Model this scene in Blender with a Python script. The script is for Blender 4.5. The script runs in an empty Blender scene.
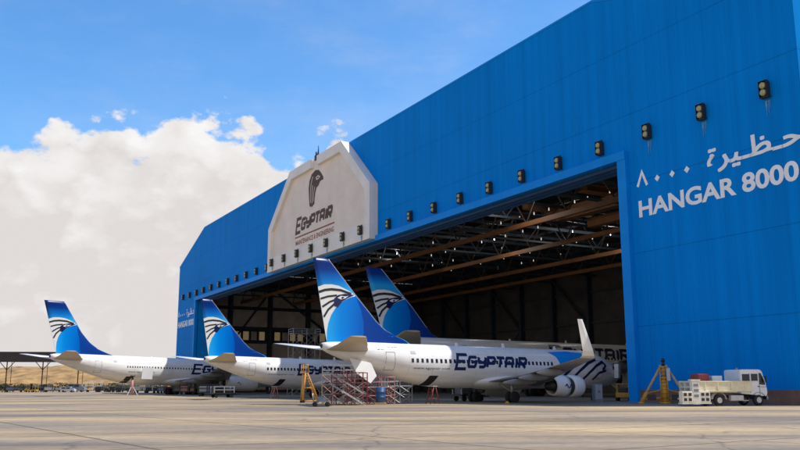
import bpy, bmesh, math, random
import numpy as np
from mathutils import Vector, Matrix
random.seed(7)
C = bpy.context
scene = C.scene
R = math.radians
PI = math.pi
# ------------------------------------------------------------------ camera
CAMH = 1.56
cd = bpy.data.cameras.new('camera')
cd.lens = 38.18; cd.sensor_width = 36; cd.clip_start = .1; cd.clip_end = 8000
cam = bpy.data.objects.new('camera', cd)
scene.collection.objects.link(cam)
cam.matrix_world = Matrix.Translation((0, 0, CAMH)) @ (Matrix.Rotation(PI/2 + .1881, 4, 'X') @ Matrix.Rotation(-.0029, 4, 'Z'))
scene.camera = cam
# ------------------------------------------------------------------ world: sky and cumulus
SUN_EL = 60.4
w = bpy.data.worlds.new('World'); scene.world = w; w.use_nodes = True
nt = w.node_tree; nt.nodes.clear()
def nd(t, **k):
    n = nt.nodes.new(t)
    for a, b in k.items(): setattr(n, a, b)
    return n
def lk(a, b): nt.links.new(a, b)
def mth(op, a, b=None, c=None, clamp=False):
    n = nd('ShaderNodeMath', operation=op); n.use_clamp = clamp
    for i, v in enumerate((a, b, c)):
        if v is None: continue
        if isinstance(v, (int, float)): n.inputs[i].default_value = v
        else: lk(v, n.inputs[i])
    return n.outputs[0]
out = nd('ShaderNodeOutputWorld')
sky = nd('ShaderNodeTexSky', sky_type='NISHITA')
sky.sun_disc = False; sky.sun_elevation = R(SUN_EL); sky.sun_rotation = R(90)
sky.air_density = 1.0; sky.dust_density = .35; sky.ozone_density = 3.0; sky.altitude = 60
hs = nd('ShaderNodeHueSaturation'); hs.inputs['Saturation'].default_value = 1.26; hs.inputs['Value'].default_value = 1.0
lk(sky.outputs[0], hs.inputs['Color'])
bg1 = nd('ShaderNodeBackground'); bg1.inputs[1].default_value = .15
lk(hs.outputs[0], bg1.inputs[0])
tc = nd('ShaderNodeTexCoord')
sep = nd('ShaderNodeSeparateXYZ'); lk(tc.outputs['Generated'], sep.inputs[0])
mp = nd('ShaderNodeMapping'); mp.inputs['Scale'].default_value = (1, 1, 1.5); mp.inputs['Location'].default_value = (3.1, 1.7, .4)
lk(tc.outputs['Generated'], mp.inputs[0])
n1 = nd('ShaderNodeTexNoise'); n1.inputs['Scale'].default_value = 4.2; n1.inputs['Detail'].default_value = 9; n1.inputs['Roughness'].default_value = .56
lk(mp.outputs[0], n1.inputs['Vector'])
n2 = nd('ShaderNodeTexNoise'); n2.inputs['Scale'].default_value = 17; n2.inputs['Detail'].default_value = 6; n2.inputs['Roughness'].default_value = .6
lk(mp.outputs[0], n2.inputs['Vector'])
# cloud top height as a function of direction (x runs left to right)
behind = nd('ShaderNodeMapRange', interpolation_type='SMOOTHSTEP'); behind.inputs['From Min'].default_value = -.1; behind.inputs['From Max'].default_value = -.7; behind.inputs['To Max'].default_value = .28  # extra unseen cloud added behind the camera to brighten the shaded sides
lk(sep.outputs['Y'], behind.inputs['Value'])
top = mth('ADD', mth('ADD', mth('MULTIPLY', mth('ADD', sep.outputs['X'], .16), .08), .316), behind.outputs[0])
h1 = mth('MULTIPLY', mth('SUBTRACT', n1.outputs['Fac'], .5),   .12)
h2 = mth('MULTIPLY', mth('SUBTRACT', n2.outputs['Fac'], .5), .10)
vb = nd('ShaderNodeTexVoronoi', feature='F1'); vb.inputs['Scale'].default_value = 11; vb.inputs['Detail'].default_value = 2; lk(mp.outputs[0], vb.inputs['Vector'])
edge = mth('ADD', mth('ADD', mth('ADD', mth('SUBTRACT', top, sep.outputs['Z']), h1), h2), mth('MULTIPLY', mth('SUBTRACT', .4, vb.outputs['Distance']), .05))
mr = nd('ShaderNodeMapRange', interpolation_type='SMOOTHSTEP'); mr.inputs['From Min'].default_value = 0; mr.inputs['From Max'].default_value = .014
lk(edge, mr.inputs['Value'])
# wisps above
n3 = nd('ShaderNodeTexNoise'); n3.inputs['Scale'].default_value = 2.3; n3.inputs['Detail'].default_value = 10; n3.inputs['Roughness'].default_value = .62
mp3 = nd('ShaderNodeMapping'); mp3.inputs['Scale'].default_value = (1, 1, 2.6); mp3.inputs['Rotation'].default_value = (0, .3, 0)
lk(tc.outputs['Generated'], mp3.inputs[0]); lk(mp3.outputs[0], n3.inputs['Vector'])
wr = nd('ShaderNodeMapRange', interpolation_type='SMOOTHSTEP'); wr.inputs['From Min'].default_value = .45; wr.inputs['From Max'].default_value = .85; wr.inputs['To Max'].default_value = .32
lk(n3.outputs['Fac'], wr.inputs['Value'])
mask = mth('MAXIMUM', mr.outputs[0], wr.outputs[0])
# cloud colour: bright puffs towards each edge, greyer hollows, hazier low down
vo = nd('ShaderNodeTexVoronoi', feature='F1'); vo.inputs['Scale'].default_value = 16; vo.inputs['Detail'].default_value = 1
wv_ = nd('ShaderNodeMixRGB'); wv_.blend_type = 'ADD'; wv_.inputs[0].default_value = .09; lk(mp.outputs[0], wv_.inputs[1]); lk(n2.outputs['Color'], wv_.inputs[2]); lk(wv_.outputs[0], vo.inputs['Vector'])
puff = mth('MULTIPLY', mth('SUBTRACT', .5, vo.outputs['Distance']), .42)
rim = nd('ShaderNodeMapRange', interpolation_type='SMOOTHSTEP'); rim.inputs['From Min'].default_value = 0; rim.inputs['From Max'].default_value = .13; rim.inputs['To Min'].default_value = .16; rim.inputs['To Max'].default_value = -.04
lk(edge, rim.inputs['Value'])
sh = mth('ADD', mth('ADD', mth('MULTIPLY', n2.outputs['Fac'], .5), mth('MULTIPLY', n1.outputs['Fac'], .45)), mth('ADD', puff, rim.outputs[0]))
low = nd('ShaderNodeMapRange'); low.inputs['From Min'].default_value = 0; low.inputs['From Max'].default_value = .25; low.inputs['To Min'].default_value = -.04; low.inputs['To Max'].default_value = .10
lk(sep.outputs['Z'], low.inputs['Value'])
ramp = nd('ShaderNodeValToRGB')
ramp.color_ramp.elements[0].position = .38; ramp.color_ramp.elements[0].color = (.79, .75, .735, 1)
ramp.color_ramp.elements[1].position = .80; ramp.color_ramp.elements[1].color = (1.0, .985, .98, 1)
lk(mth('ADD', sh, low.outputs[0]), ramp.inputs[0])
bg2 = nd('ShaderNodeBackground'); bg2.inputs[1].default_value = .66
lk(ramp.outputs[0], bg2.inputs[0])
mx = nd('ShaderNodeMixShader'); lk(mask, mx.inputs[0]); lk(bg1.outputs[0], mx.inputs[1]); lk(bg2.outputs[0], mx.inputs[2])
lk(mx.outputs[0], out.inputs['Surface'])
# ------------------------------------------------------------------ sun
sd = bpy.data.lights.new('sun', 'SUN'); sd.energy = 3.5; sd.angle = R(.5); sd.color = (1, .955, .88)
sun = bpy.data.objects.new('sun', sd); sun.rotation_euler = (0, R(90 - SUN_EL), 0); sun.location = (60, 0, 120)
scene.collection.objects.link(sun)
vs = scene.view_settings
vs.view_transform = 'Standard'; vs.look = 'None'; vs.exposure = .52; vs.gamma = 1; vs.use_curve_mapping = False
scene.cycles.max_bounces = 6; scene.cycles.diffuse_bounces = 4

# ------------------------------------------------------------------ materials
def mat(name, col, rough=.6, metal=0, var=0, scale=4, stretch=(1, 1, 1), bump=0, bscale=30, spec=None, emit=None, estr=0, dirt=None):
    m = bpy.data.materials.new(name); m.use_nodes = True
    t = m.node_tree; b = t.nodes['Principled BSDF']
    b.inputs['Base Color'].default_value = (*col, 1); b.inputs['Roughness'].default_value = rough; b.inputs['Metallic'].default_value = metal
    if spec is not None: b.inputs['Specular IOR Level'].default_value = spec
    if emit: b.inputs['Emission Color'].default_value = (*emit, 1); b.inputs['Emission Strength'].default_value = estr
    co = t.nodes.new('ShaderNodeTexCoord'); ma = t.nodes.new('ShaderNodeMapping'); ma.inputs['Scale'].default_value = stretch
    t.links.new(co.outputs['Object'], ma.inputs[0])
    if var:
        n = t.nodes.new('ShaderNodeTexNoise'); n.inputs['Scale'].default_value = scale; n.inputs['Detail'].default_value = 6; n.inputs['Roughness'].default_value = .6
        t.links.new(ma.outputs[0], n.inputs['Vector'])
        r = t.nodes.new('ShaderNodeValToRGB'); e = r.color_ramp.elements
        e[0].position = .3; e[1].position = .72
        d = dirt or tuple(c*(1 - var) for c in col)
        e[0].color = (*d, 1); e[1].color = (*[min(1, c*(1 + var*.5)) for c in col], 1)
        t.links.new(n.outputs['Fac'], r.inputs[0]); t.links.new(r.outputs[0], b.inputs['Base Color'])
    if bump:
        n = t.nodes.new('ShaderNodeTexNoise'); n.inputs['Scale'].default_value = bscale; n.inputs['Detail'].default_value = 4
        t.links.new(co.outputs['Object'], n.inputs['Vector'])
        bu = t.nodes.new('ShaderNodeBump'); bu.inputs['Strength'].default_value = bump; bu.inputs['Distance'].default_value = .05
        t.links.new(n.outputs['Fac'], bu.inputs['Height']); t.links.new(bu.outputs[0], b.inputs['Normal'])
    return m
def ramp_mat(name, axis, stops, lo, hi, rough=.3):
    """paint whose livery colour blends along one axis of the aircraft"""
    m = bpy.data.materials.new(name); m.use_nodes = True
    t = m.node_tree; b = t.nodes['Principled BSDF']; b.inputs['Roughness'].default_value = rough; b.inputs['Specular IOR Level'].default_value = .2
    co = t.nodes.new('ShaderNodeTexCoord'); s = t.nodes.new('ShaderNodeSeparateXYZ'); t.links.new(co.outputs['Object'], s.inputs[0])
    mr = t.nodes.new('ShaderNodeMapRange'); mr.inputs['From Min'].default_value = lo; mr.inputs['From Max'].default_value = hi
    t.links.new(s.outputs[axis], mr.inputs['Value'])
    r = t.nodes.new('ShaderNodeValToRGB'); e = r.color_ramp.elements
    for i, (p, c) in enumerate(stops):
        q = e[i] if i < 2 else e.new(p)
        q.position = p; q.color = (*c, 1)
    t.links.new(mr.outputs[0], r.inputs[0]); t.links.new(r.outputs[0], b.inputs['Base Color'])
    return m
M = {}
M['white'] = mat('white_paint', (.80, .79, .77), .32, var=.06, scale=.8)
def fuselage_material():
    m = bpy.data.materials.new('fuselage_paint'); m.use_nodes = True
    t = m.node_tree; b = t.nodes['Principled BSDF']; b.inputs['Roughness'].default_value = .30
    N = t.nodes.new; L = t.links.new
    co = N('ShaderNodeTexCoord'); sp = N('ShaderNodeSeparateXYZ'); L(co.outputs['Object'], sp.inputs[0])
    def seam(sock, step, wd):
        q = N('ShaderNodeMath'); q.operation = 'MULTIPLY'; L(sock, q.inputs[0]); q.inputs[1].default_value = 1/step
        f = N('ShaderNodeMath'); f.operation = 'FRACT'; L(q.outputs[0], f.inputs[0])
        l = N('ShaderNodeMath'); l.operation = 'LESS_THAN'; L(f.outputs[0], l.inputs[0]); l.inputs[1].default_value = wd/step
        return l.outputs[0]
    mxs = N('ShaderNodeMath'); mxs.operation = 'MAXIMUM'; L(seam(sp.outputs['X'], 2.54, .05), mxs.inputs[0]); L(seam(sp.outputs['Z'], 1.13, .035), mxs.inputs[1])
    ma = N('ShaderNodeMapping'); ma.inputs['Scale'].default_value = (.22, 1, 1.3); L(co.outputs['Object'], ma.inputs[0])
    n = N('ShaderNodeTexNoise'); n.inputs['Scale'].default_value = 1.4; n.inputs['Detail'].default_value = 7; n.inputs['Roughness'].default_value = .65; L(ma.outputs[0], n.inputs['Vector'])
    r = N('ShaderNodeValToRGB'); e = r.color_ramp.elements
    e[0].position = .30; e[0].color = (.66, .64, .60, 1); e[1].position = .60; e[1].color = (.80, .79, .77, 1); L(n.outputs['Fac'], r.inputs[0])
    k = N('ShaderNodeMath'); k.operation = 'MULTIPLY'; L(mxs.outputs[0], k.inputs[0]); k.inputs[1].default_value = .30
    mi = N('ShaderNodeMixRGB'); L(k.outputs[0], mi.inputs[0]); L(r.outputs[0], mi.inputs[1]); mi.inputs[2].default_value = (.38, .38, .38, 1)
    L(mi.outputs[0], b.inputs['Base Color'])
    return m
M['fuselage'] = fuselage_material()
M['white_dirty'] = mat('worn_white_paint', (.74, .71, .62), .5, var=.22, scale=2.5)
M['grey_metal'] = mat('grey_metal', (.42, .42, .42), .42, .5, var=.15, scale=3)
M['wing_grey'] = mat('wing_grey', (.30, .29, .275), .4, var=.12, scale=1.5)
M['stab_bounce'] = mat('tailplane_bounce_tan', (.56, .48, .36), .45, var=.14, scale=1.5)  # tan of light bounced off the ground, painted into the near tailplane
M['dark'] = mat('dark_recess', (.012, .012, .014), .6)
M['black'] = mat('black_paint', (.02, .02, .022), .5)
M['tyre'] = mat('tyre_rubber', (.025, .024, .023), .85, var=.3, scale=6)
M['navy'] = mat('navy_paint', (.006, .012, .075), .35)
M['glass'] = mat('dark_glass', (.015, .02, .03), .12)
M['cabin_glass'] = mat('cabin_glass', (.02, .022, .03), .2)
M['orange'] = mat('orange_paint', (.66, .32, .045), .55, var=.3, scale=3)
M['yellow'] = mat('yellow_paint', (.58, .33, .03), .5, var=.25, scale=3)
M['tan'] = mat('tan_paint', (.52, .36, .18), .6, var=.25, scale=3)
M['red'] = mat('red_paint', (.20, .035, .035), .5, var=.25, scale=3)
M['blue'] = mat('blue_drum_paint', (.015, .08, .24), .45, var=.2)
M['cream'] = mat('cream_paint', (.74, .68, .48), .5, var=.15, scale=2)
M['cabwhite'] = mat('cab_white', (.74, .77, .80), .35, var=.08, scale=2)
M['cladding_cream'] = mat('cream_cladding', (.86, .75, .64), .7, var=.12, scale=.25)
M['cladding_frame'] = mat('pale_cladding', (.86, .82, .75), .65, var=.10, scale=.3)
M['brown'] = mat('brown_lettering', (.08, .032, .014), .6)
M['redbrown'] = mat('redbrown_lettering', (.28, .07, .03), .6)
M['signwhite'] = mat('white_lettering', (.92, .94, .95), .5, var=.07, scale=.9)
M['stain'] = mat('pale_run_off', (.10, .36, .66), .8, var=.3, scale=4)
M['lens'] = mat('lamp_lens', (.42, .40, .20), .25, var=.2, scale=3)
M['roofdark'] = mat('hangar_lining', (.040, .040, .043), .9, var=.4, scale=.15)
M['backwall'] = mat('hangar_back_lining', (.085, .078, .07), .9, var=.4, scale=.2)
M['steel_blue'] = mat('blue_steelwork', (.030, .045, .068), .6, var=.2, scale=1)
M['beam'] = mat('orange_brown_steel', (.24, .10, .035), .6, var=.3, scale=.4)
M['panel_beige'] = mat('beige_panel', (.62, .52, .42), .8, var=.3, scale=.3)
M['trimblue'] = mat('blue_trim', (.002, .27, .80), .5, var=.12, scale=.5, spec=.1)
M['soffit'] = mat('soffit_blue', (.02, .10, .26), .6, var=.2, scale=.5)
M['concrete'] = mat('concrete_base', (.24, .13, .09), .85, var=.3, scale=1.2)
M['lattice'] = mat('dark_lattice_steel', (.065, .042, .03), .7)
M['bay'] = mat('bay_lamp', (.8, .8, .8), .5, emit=(1, .95, .85), estr=.5)
M['litpane'] = mat('lit_window', (.5, .42, .25), .4, emit=(1, .72, .35), estr=.07)
M['canopy'] = mat('canopy_sheet', (.045, .035, .035), .8, var=.3, scale=.2)
M['canopy_top'] = mat('canopy_steel', (.10, .08, .08), .7)
M['shrub'] = mat('shrub_leaf', (.045, .055, .02), .9, var=.4, scale=2)
M['bark'] = mat('bark', (.06, .045, .03), .9)
M['teal'] = mat('faded_grey_blue', (.18, .22, .28), .6, var=.2)
M['chalk'] = mat('pale_grey_paint', (.55, .55, .56), .5, var=.15)
M['pink'] = mat('faded_red_paint', (.50, .24, .22), .6, var=.25)
M['silver'] = mat('scaffold_tube', (.46, .45, .44), .4, .4, var=.2)

def facade_material():
    m = bpy.data.materials.new('blue_corrugated_cladding'); m.use_nodes = True
    t = m.node_tree; b = t.nodes['Principled BSDF']; b.inputs['Roughness'].default_value = .6; b.inputs['Specular IOR Level'].default_value = .03
    N = t.nodes.new; L = t.links.new
    co = N('ShaderNodeTexCoord')
    def noise(st, sc, det):
        ma = N('ShaderNodeMapping'); ma.inputs['Scale'].default_value = st; L(co.outputs['Object'], ma.inputs[0])
        n = N('ShaderNodeTexNoise'); n.inputs['Scale'].default_value = sc; n.inputs['Detail'].default_value = det; L(ma.outputs[0], n.inputs['Vector'])
        return n.outputs['Fac']
    def mul(a, k):
        q = N('ShaderNodeMath'); q.operation = 'MULTIPLY'; L(a, q.inputs[0]); q.inputs[1].default_value = k; return q.outputs[0]
    def add(a, c):
        q = N('ShaderNodeMath'); q.operation = 'ADD'; L(a, q.inputs[0]); L(c, q.inputs[1]); return q.outputs[0]
    s = add(add(mul(noise((1, 1, .03), 1.1, 5), .5), mul(noise((1, 1, 1), .06, 4), .3)), mul(noise((1, 1, .012), 3.2, 3), .2))
    r = N('ShaderNodeValToRGB'); e = r.color_ramp.elements
    e[0].position = .36; e[0].color = (.0003, .200, .62, 1); e[1].position = .66; e[1].color = (.0004, .275, .82, 1)
    L(s, r.inputs[0])
    # sheet seams every 7 m of height
    sp = N('ShaderNodeSeparateXYZ'); L(co.outputs['Object'], sp.inputs[0])
    fr = N('ShaderNodeMath'); fr.operation = 'FRACT'; L(mul(sp.outputs['Z'], 1/7.3), fr.inputs[0])
    lt = N('ShaderNodeMath'); lt.operation = 'LESS_THAN'; L(fr.outputs[0], lt.inputs[0]); lt.inputs[1].default_value = .014
    mxn = N('ShaderNodeMixRGB'); L(mul(lt.outputs[0], .35), mxn.inputs[0]); L(r.outputs[0], mxn.inputs[1]); mxn.inputs[2].default_value = (.002, .05, .22, 1)
    L(mxn.outputs[0], b.inputs['Base Color'])
    wv = N('ShaderNodeTexWave'); wv.wave_type = 'BANDS'; wv.bands_direction = 'X'; wv.inputs['Scale'].default_value = 1.3; L(co.outputs['Object'], wv.inputs['Vector'])
    bu = N('ShaderNodeBump'); bu.inputs['Strength'].default_value = .35; bu.inputs['Distance'].default_value = .06; L(wv.outputs['Fac'], bu.inputs['Height']); L(bu.outputs[0], b.inputs['Normal'])
    return m
M['facade'] = facade_material()

def apron_material():
    m = bpy.data.materials.new('apron_concrete'); m.use_nodes = True
    t = m.node_tree; b = t.nodes['Principled BSDF']; b.inputs['Roughness'].default_value = .85
    N = t.nodes.new; L = t.links.new
    co = N('ShaderNodeTexCoord')
    def noise(st, sc, det, ro=.6, rot=0):
        ma = N('ShaderNodeMapping'); ma.inputs['Scale'].default_value = st; ma.inputs['Rotation'].default_value = (0, 0, rot); L(co.outputs['Object'], ma.inputs[0])
        n = N('ShaderNodeTexNoise'); n.inputs['Scale'].default_value = sc; n.inputs['Detail'].default_value = det; n.inputs['Roughness'].default_value = ro; L(ma.outputs[0], n.inputs['Vector'])
        return n.outputs['Fac']
    def ramp(f, p0, c0, p1, c1):
        r = N('ShaderNodeValToRGB'); e = r.color_ramp.elements
        e[0].position = p0; e[0].color = (*c0, 1); e[1].position = p1; e[1].color = (*c1, 1); L(f, r.inputs[0]); return r.outputs[0]
    def mix(kind, fac, a, c):
        q = N('ShaderNodeMixRGB'); q.blend_type = kind
        if isinstance(fac, float): q.inputs[0].default_value = fac
        else: L(fac, q.inputs[0])
        L(a, q.inputs[1]); L(c, q.inputs[2]); return q.outputs[0]
    base = ramp(noise((.45, 1, 1), .09, 6), .38, (.25, .205, .16), .62, (.51, .37, .195))
    grey = ramp(noise((.14, 1, 1), .17, 6, .65, .1), .42, (1, 1, 1), .66, (.42, .42, .44))
    fine = ramp(noise((1, 1, 1), 2.6, 6), .3, (.78, .78, .78), .7, (1.12, 1.1, 1.08))
    streak = ramp(noise((.03, 1, 1), .55, 5, .7, .07), .56, (1, 1, 1), .70, (.58, .58, .60))
    spots = ramp(noise((.5, 1, 1), .45, 8, .7), .60, (1, 1, 1), .74, (.55, .52, .50))
    col = mix('MULTIPLY', .85, base, grey); col = mix('MULTIPLY', 1.0, col, fine); col = mix('MULTIPLY', .8, col, streak); col = mix('MULTIPLY', .7, col, spots)
    br = N('ShaderNodeTexBrick'); ma = N('ShaderNodeMapping'); ma.inputs['Rotation'].default_value = (0, 0, .9695); L(co.outputs['Object'], ma.inputs[0]); L(ma.outputs[0], br.inputs['Vector'])
    br.offset = 0; br.inputs['Scale'].default_value = 1; br.inputs['Brick Width'].default_value = 7.5; br.inputs['Row Height'].default_value = 7.5; br.inputs['Mortar Size'].default_value = .05; br.inputs['Mortar Smooth'].default_value = .2
    br.inputs['Color1'].default_value = (1, 1, 1, 1); br.inputs['Color2'].default_value = (.93, .93, .94, 1); br.inputs['Mortar'].default_value = (.26, .25, .24, 1)
    br.inputs['Mortar Size'].default_value = .07; br.inputs['Color2'].default_value = (.86, .87, .90, 1)
    col = mix('MULTIPLY', .9, col, br.outputs['Color'])
    vc = N('ShaderNodeTexVoronoi'); vc.feature = 'DISTANCE_TO_EDGE'; vc.inputs['Scale'].default_value = .085
    wq = N('ShaderNodeMixRGB'); wq.blend_type = 'ADD'; wq.inputs[0].default_value = 1.0; L(co.outputs['Object'], wq.inputs[1])
    nq = N('ShaderNodeTexNoise'); nq.inputs['Scale'].default_value = .35; nq.inputs['Detail'].default_value = 5; L(co.outputs['Object'], nq.inputs['Vector'])
    sc_ = N('ShaderNodeVectorMath'); sc_.operation = 'SCALE'; sc_.inputs['Scale'].default_value = 1.6; L(nq.outputs['Color'], sc_.inputs[0]); L(sc_.outputs[0], wq.inputs[2]); L(wq.outputs[0], vc.inputs['Vector'])
    col = mix('MULTIPLY', .55, col, ramp(vc.outputs['Distance'], 0, (.35, .34, .33), .007, (1, 1, 1)))
    oil = ramp(noise((1, 1, 1), .9, 3), .70, (1, 1, 1), .76, (.35, .33, .32))
    col = mix('MULTIPLY', .75, col, oil)
    L(col, b.inputs['Base Color'])
    bu = N('ShaderNodeBump'); bu.inputs['Strength'].default_value = .25; bu.inputs['Distance'].default_value = .02; L(noise((1, 1, 1), 9, 5), bu.inputs['Height']); L(bu.outputs[0], b.inputs['Normal'])
    return m
M['apron'] = apron_material()
M['floor'] = mat('hangar_floor_paint', (.22, .20, .175), .6, var=.3, scale=.3)
M['sand'] = mat('desert_sand', (.36, .215, .08), .95, var=.62, scale=.16, bump=.9, bscale=.35)

# ------------------------------------------------------------------ helpers
class MB:
    def __init__(s): s.bm = bmesh.new()
    def face(s, pts, mi=0):
        try:
            f = s.bm.faces.new([s.bm.verts.new(p) for p in pts]); f.material_index = mi; return f
        except ValueError: return None
    def box(s, c, d, rz=0, mi=0, rot=None, bev=0):
        Mx = Matrix.Translation(c) @ (rot.to_4x4() if rot is not None else Matrix.Rotation(rz, 4, 'Z')) @ Matrix.Diagonal((*d, 1))
        r = bmesh.ops.create_cube(s.bm, size=1, matrix=Mx)
        fs = set(f for v in r['verts'] for f in v.link_faces)
        for f in fs: f.material_index = mi
        if bev:
            es = list(set(e for v in r['verts'] for e in v.link_edges))
            bmesh.ops.bevel(s.bm, geom=es, offset=bev, segments=2, affect='EDGES', profile=.6)
        return s
    def cyl(s, p0, p1, r0, r1=None, n=10, mi=0, caps=True):
        r1 = r0 if r1 is None else r1
        p0, p1 = Vector(p0), Vector(p1); d = p1 - p0
        q = d.to_track_quat('Z', 'Y').to_matrix()
        a = [s.bm.verts.new(p0 + q @ Vector((math.cos(2*PI*i/n)*r0, math.sin(2*PI*i/n)*r0, 0))) for i in range(n)]
        b = [s.bm.verts.new(p1 + q @ Vector((math.cos(2*PI*i/n)*r1, math.sin(2*PI*i/n)*r1, 0))) for i in range(n)]
        for i in range(n):
            f = s.bm.faces.new((a[i], a[(i+1) % n], b[(i+1) % n], b[i])); f.material_index = mi; f.smooth = n > 6
        if caps:
            for ring in (a[::-1], b):
                f = s.bm.faces.new(ring); f.material_index = mi
        return s
    def loft(s, rings, mi=0, caps=True, smooth=True, closed=True):
        vs = [[s.bm.verts.new(p) for p in r] for r in rings]
        n = len(vs[0])
        for a, b in zip(vs, vs[1:]):
            for i in range(n if closed else n-1):
                f = s.bm.faces.new((a[i], a[(i+1) % n], b[(i+1) % n], b[i])); f.smooth = smooth; f.material_index = mi
        if caps:
            for r in (vs[0][::-1], vs[-1]):
                f = s.bm.faces.new(r); f.material_index = mi
        return s
    def prism(s, pts, d, mi=0):
        """closed outline (3-D points in one plane) pushed along vector d"""
        d = Vector(d); a = [s.bm.verts.new(p) for p in pts]; b = [s.bm.verts.new(Vector(p) + d) for p in pts]
        n = len(a)
        fs = [s.bm.faces.new(a), s.bm.faces.new(b[::-1])]
        for i in range(n): fs.append(s.bm.faces.new((a[i], b[i], b[(i+1) % n], a[(i+1) % n])))
        for f in fs: f.material_index = mi
        return s
    def build(s, name, mats, parent=None, recalc=True):
        if recalc: bmesh.ops.recalc_face_normals(s.bm, faces=s.bm.faces)
        me = bpy.data.meshes.new(name); s.bm.to_mesh(me); s.bm.free()
        for m_ in (mats if isinstance(mats, (list, tuple)) else [mats]): me.materials.append(m_)
        o = bpy.data.objects.new(name, me); scene.collection.objects.link(o)
        if parent: o.parent = parent
        return o
def tag(o, label=None, cat=None, group=None, kind=None):
    for k, v in (('label', label), ('category', cat), ('group', group), ('kind', kind)):
        if v: o[k] = v
    return o
def thing(name, loc, rz=0, label=None, cat=None, group=None, pitch=0):
    o = bpy.data.objects.new(name, None); scene.collection.objects.link(o)
    o.empty_display_size = .5; o.location = loc; o.rotation_euler = (0, pitch, rz)
    return tag(o, label, cat, group)
def copy_tree(o, parent=None):
    c = o.copy(); scene.collection.objects.link(c)
    if parent: c.parent = parent
    for ch in list(o.children): copy_tree(ch, c)
    return c
def gp(px, depth):
    """ground point on the sight line through image column px (of 800), at a distance in metres"""
    return Vector(((px - 400)/864*depth, depth, 0))
def stroke2(pts, wd):
    """quads of a mitred polyline of width wd in 2-D"""
    P = [Vector(p) for p in pts]; Ls, Rs = [], []
    for i, p in enumerate(P):
        d0 = (P[i] - P[i-1]).normalized() if i > 0 else None
        d1 = (P[i+1] - P[i]).normalized() if i < len(P)-1 else None
        if d0 is None: d = d1; k = 1
        elif d1 is None: d = d0; k = 1
        else:
            d = (d0 + d1); d = d.normalized() if d.length > 1e-6 else d0; k = 1/max(.5, d.dot(d1))
        nrm = Vector((-d.y, d.x))*wd/2*k
        Ls.append(p + nrm); Rs.append(p - nrm)
    return [(Ls[i], Ls[i+1], Rs[i+1], Rs[i]) for i in range(len(P)-1)]
def text_polys(body, size, align='LEFT', bold=0, shear=0):
    """triangles (2-D) of a line of text set in Blender's own font"""
    cu = bpy.data.curves.new('txt', 'FONT'); cu.body = body; cu.size = size; cu.align_x = align; cu.offset = bold; cu.shear = shear; cu.resolution_u = 4
    o = bpy.data.objects.new('txt', cu); scene.collection.objects.link(o)
    dg = C.evaluated_depsgraph_get(); dg.update()
    me = bpy.data.meshes.new_from_object(o.evaluated_get(dg))
    tri = [[Vector(me.vertices[i].co[:2]) for i in p.vertices] for p in me.polygons]
    bpy.data.objects.remove(o); bpy.data.curves.remove(cu); bpy.data.meshes.remove(me)
    return tri
def fit_polys(tri, x0, x1, y0, y1):
    xs = [p.x for t in tri for p in t]; ys = [p.y for t in tri for p in t]
    a, b, c, d = min(xs), max(xs), min(ys), max(ys)
    return [[Vector((x0 + (p.x - a)/(b - a)*(x1 - x0), y0 + (p.y - c)/(d - c)*(y1 - y0))) for p in t] for t in tri]
# blocky slanted capitals of the airline title, one list of strokes per letter, drawn in a unit box
LET = {
 'E': [[(1.0, 1), (0, 1), (0, 0), (1.05, 0)], [(0.08, .52), (.85, .52)]],
 'G': [[(.95, .86), (.85, 1), (.12, 1), (0, .88), (0, .12), (.12, 0), (.85, 0), (.95, .12), (.95, .5), (.45, .5)]],
 'Y': [[(0, 1), (0, .58), (.1, .46), (.95, .46)], [(.95, 1), (.95, .12), (.82, 0), (.2, 0)]],
 'P': [[(0, 0), (0, 1), (.84, 1), (.95, .88), (.95, .5), (.84, .4), (.08, .4)]],
 'T': [[(-.1, 1), (1.0, 1)], [(.45, .92), (.45, 0)]],
 'A': [[(0, 0), (0, .88), (.12, 1), (.84, 1), (.95, .88), (.95, 0)], [(.08, .42), (.87, .42)]],
 'I': [[(.2, 0), (.2, 1)]],
 'R': [[(0, 0), (0, 1), (.84, 1), (.95, .88), (.95, .52), (.84, .42), (.08, .42)], [(.45, .36), (.95, 0)]],
}
def title_polys(x0, z0, length, height, wd=.24, slant=.22):
    """EGYPTAIR: the initial stands taller and drops lower than the rest"""
    res = []; adv = {'I': .62}
    tot = 1.55 + sum(adv.get(c, 1.28) for c in 'GYPTAIR')
    u = length/tot; x = x0
    for i, ch in enumerate('EGYPTAIR'):
        hh = height if i == 0 else height*.74
        zb = z0 if i == 0 else z0 + height*.13
        wl = u*(1.25 if i == 0 else .98)
        for st in LET[ch]:
            pts = [(x + a*wl + slant*(b*hh + zb - z0), zb + wd/2 + b*(hh - wd)) for a, b in st]
            res.append(stroke2(pts, wd))
        x += u*(1.55 if i == 0 else adv.get(ch, 1.28))
    return res
def earclip(pts):
    from mathutils.geometry import tessellate_polygon
    P = [Vector((p[0], p[1], 0)) for p in pts]
    return [[Vector((P[i].x, P[i].y)) for i in t] for t in tessellate_polygon([P])]
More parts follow.
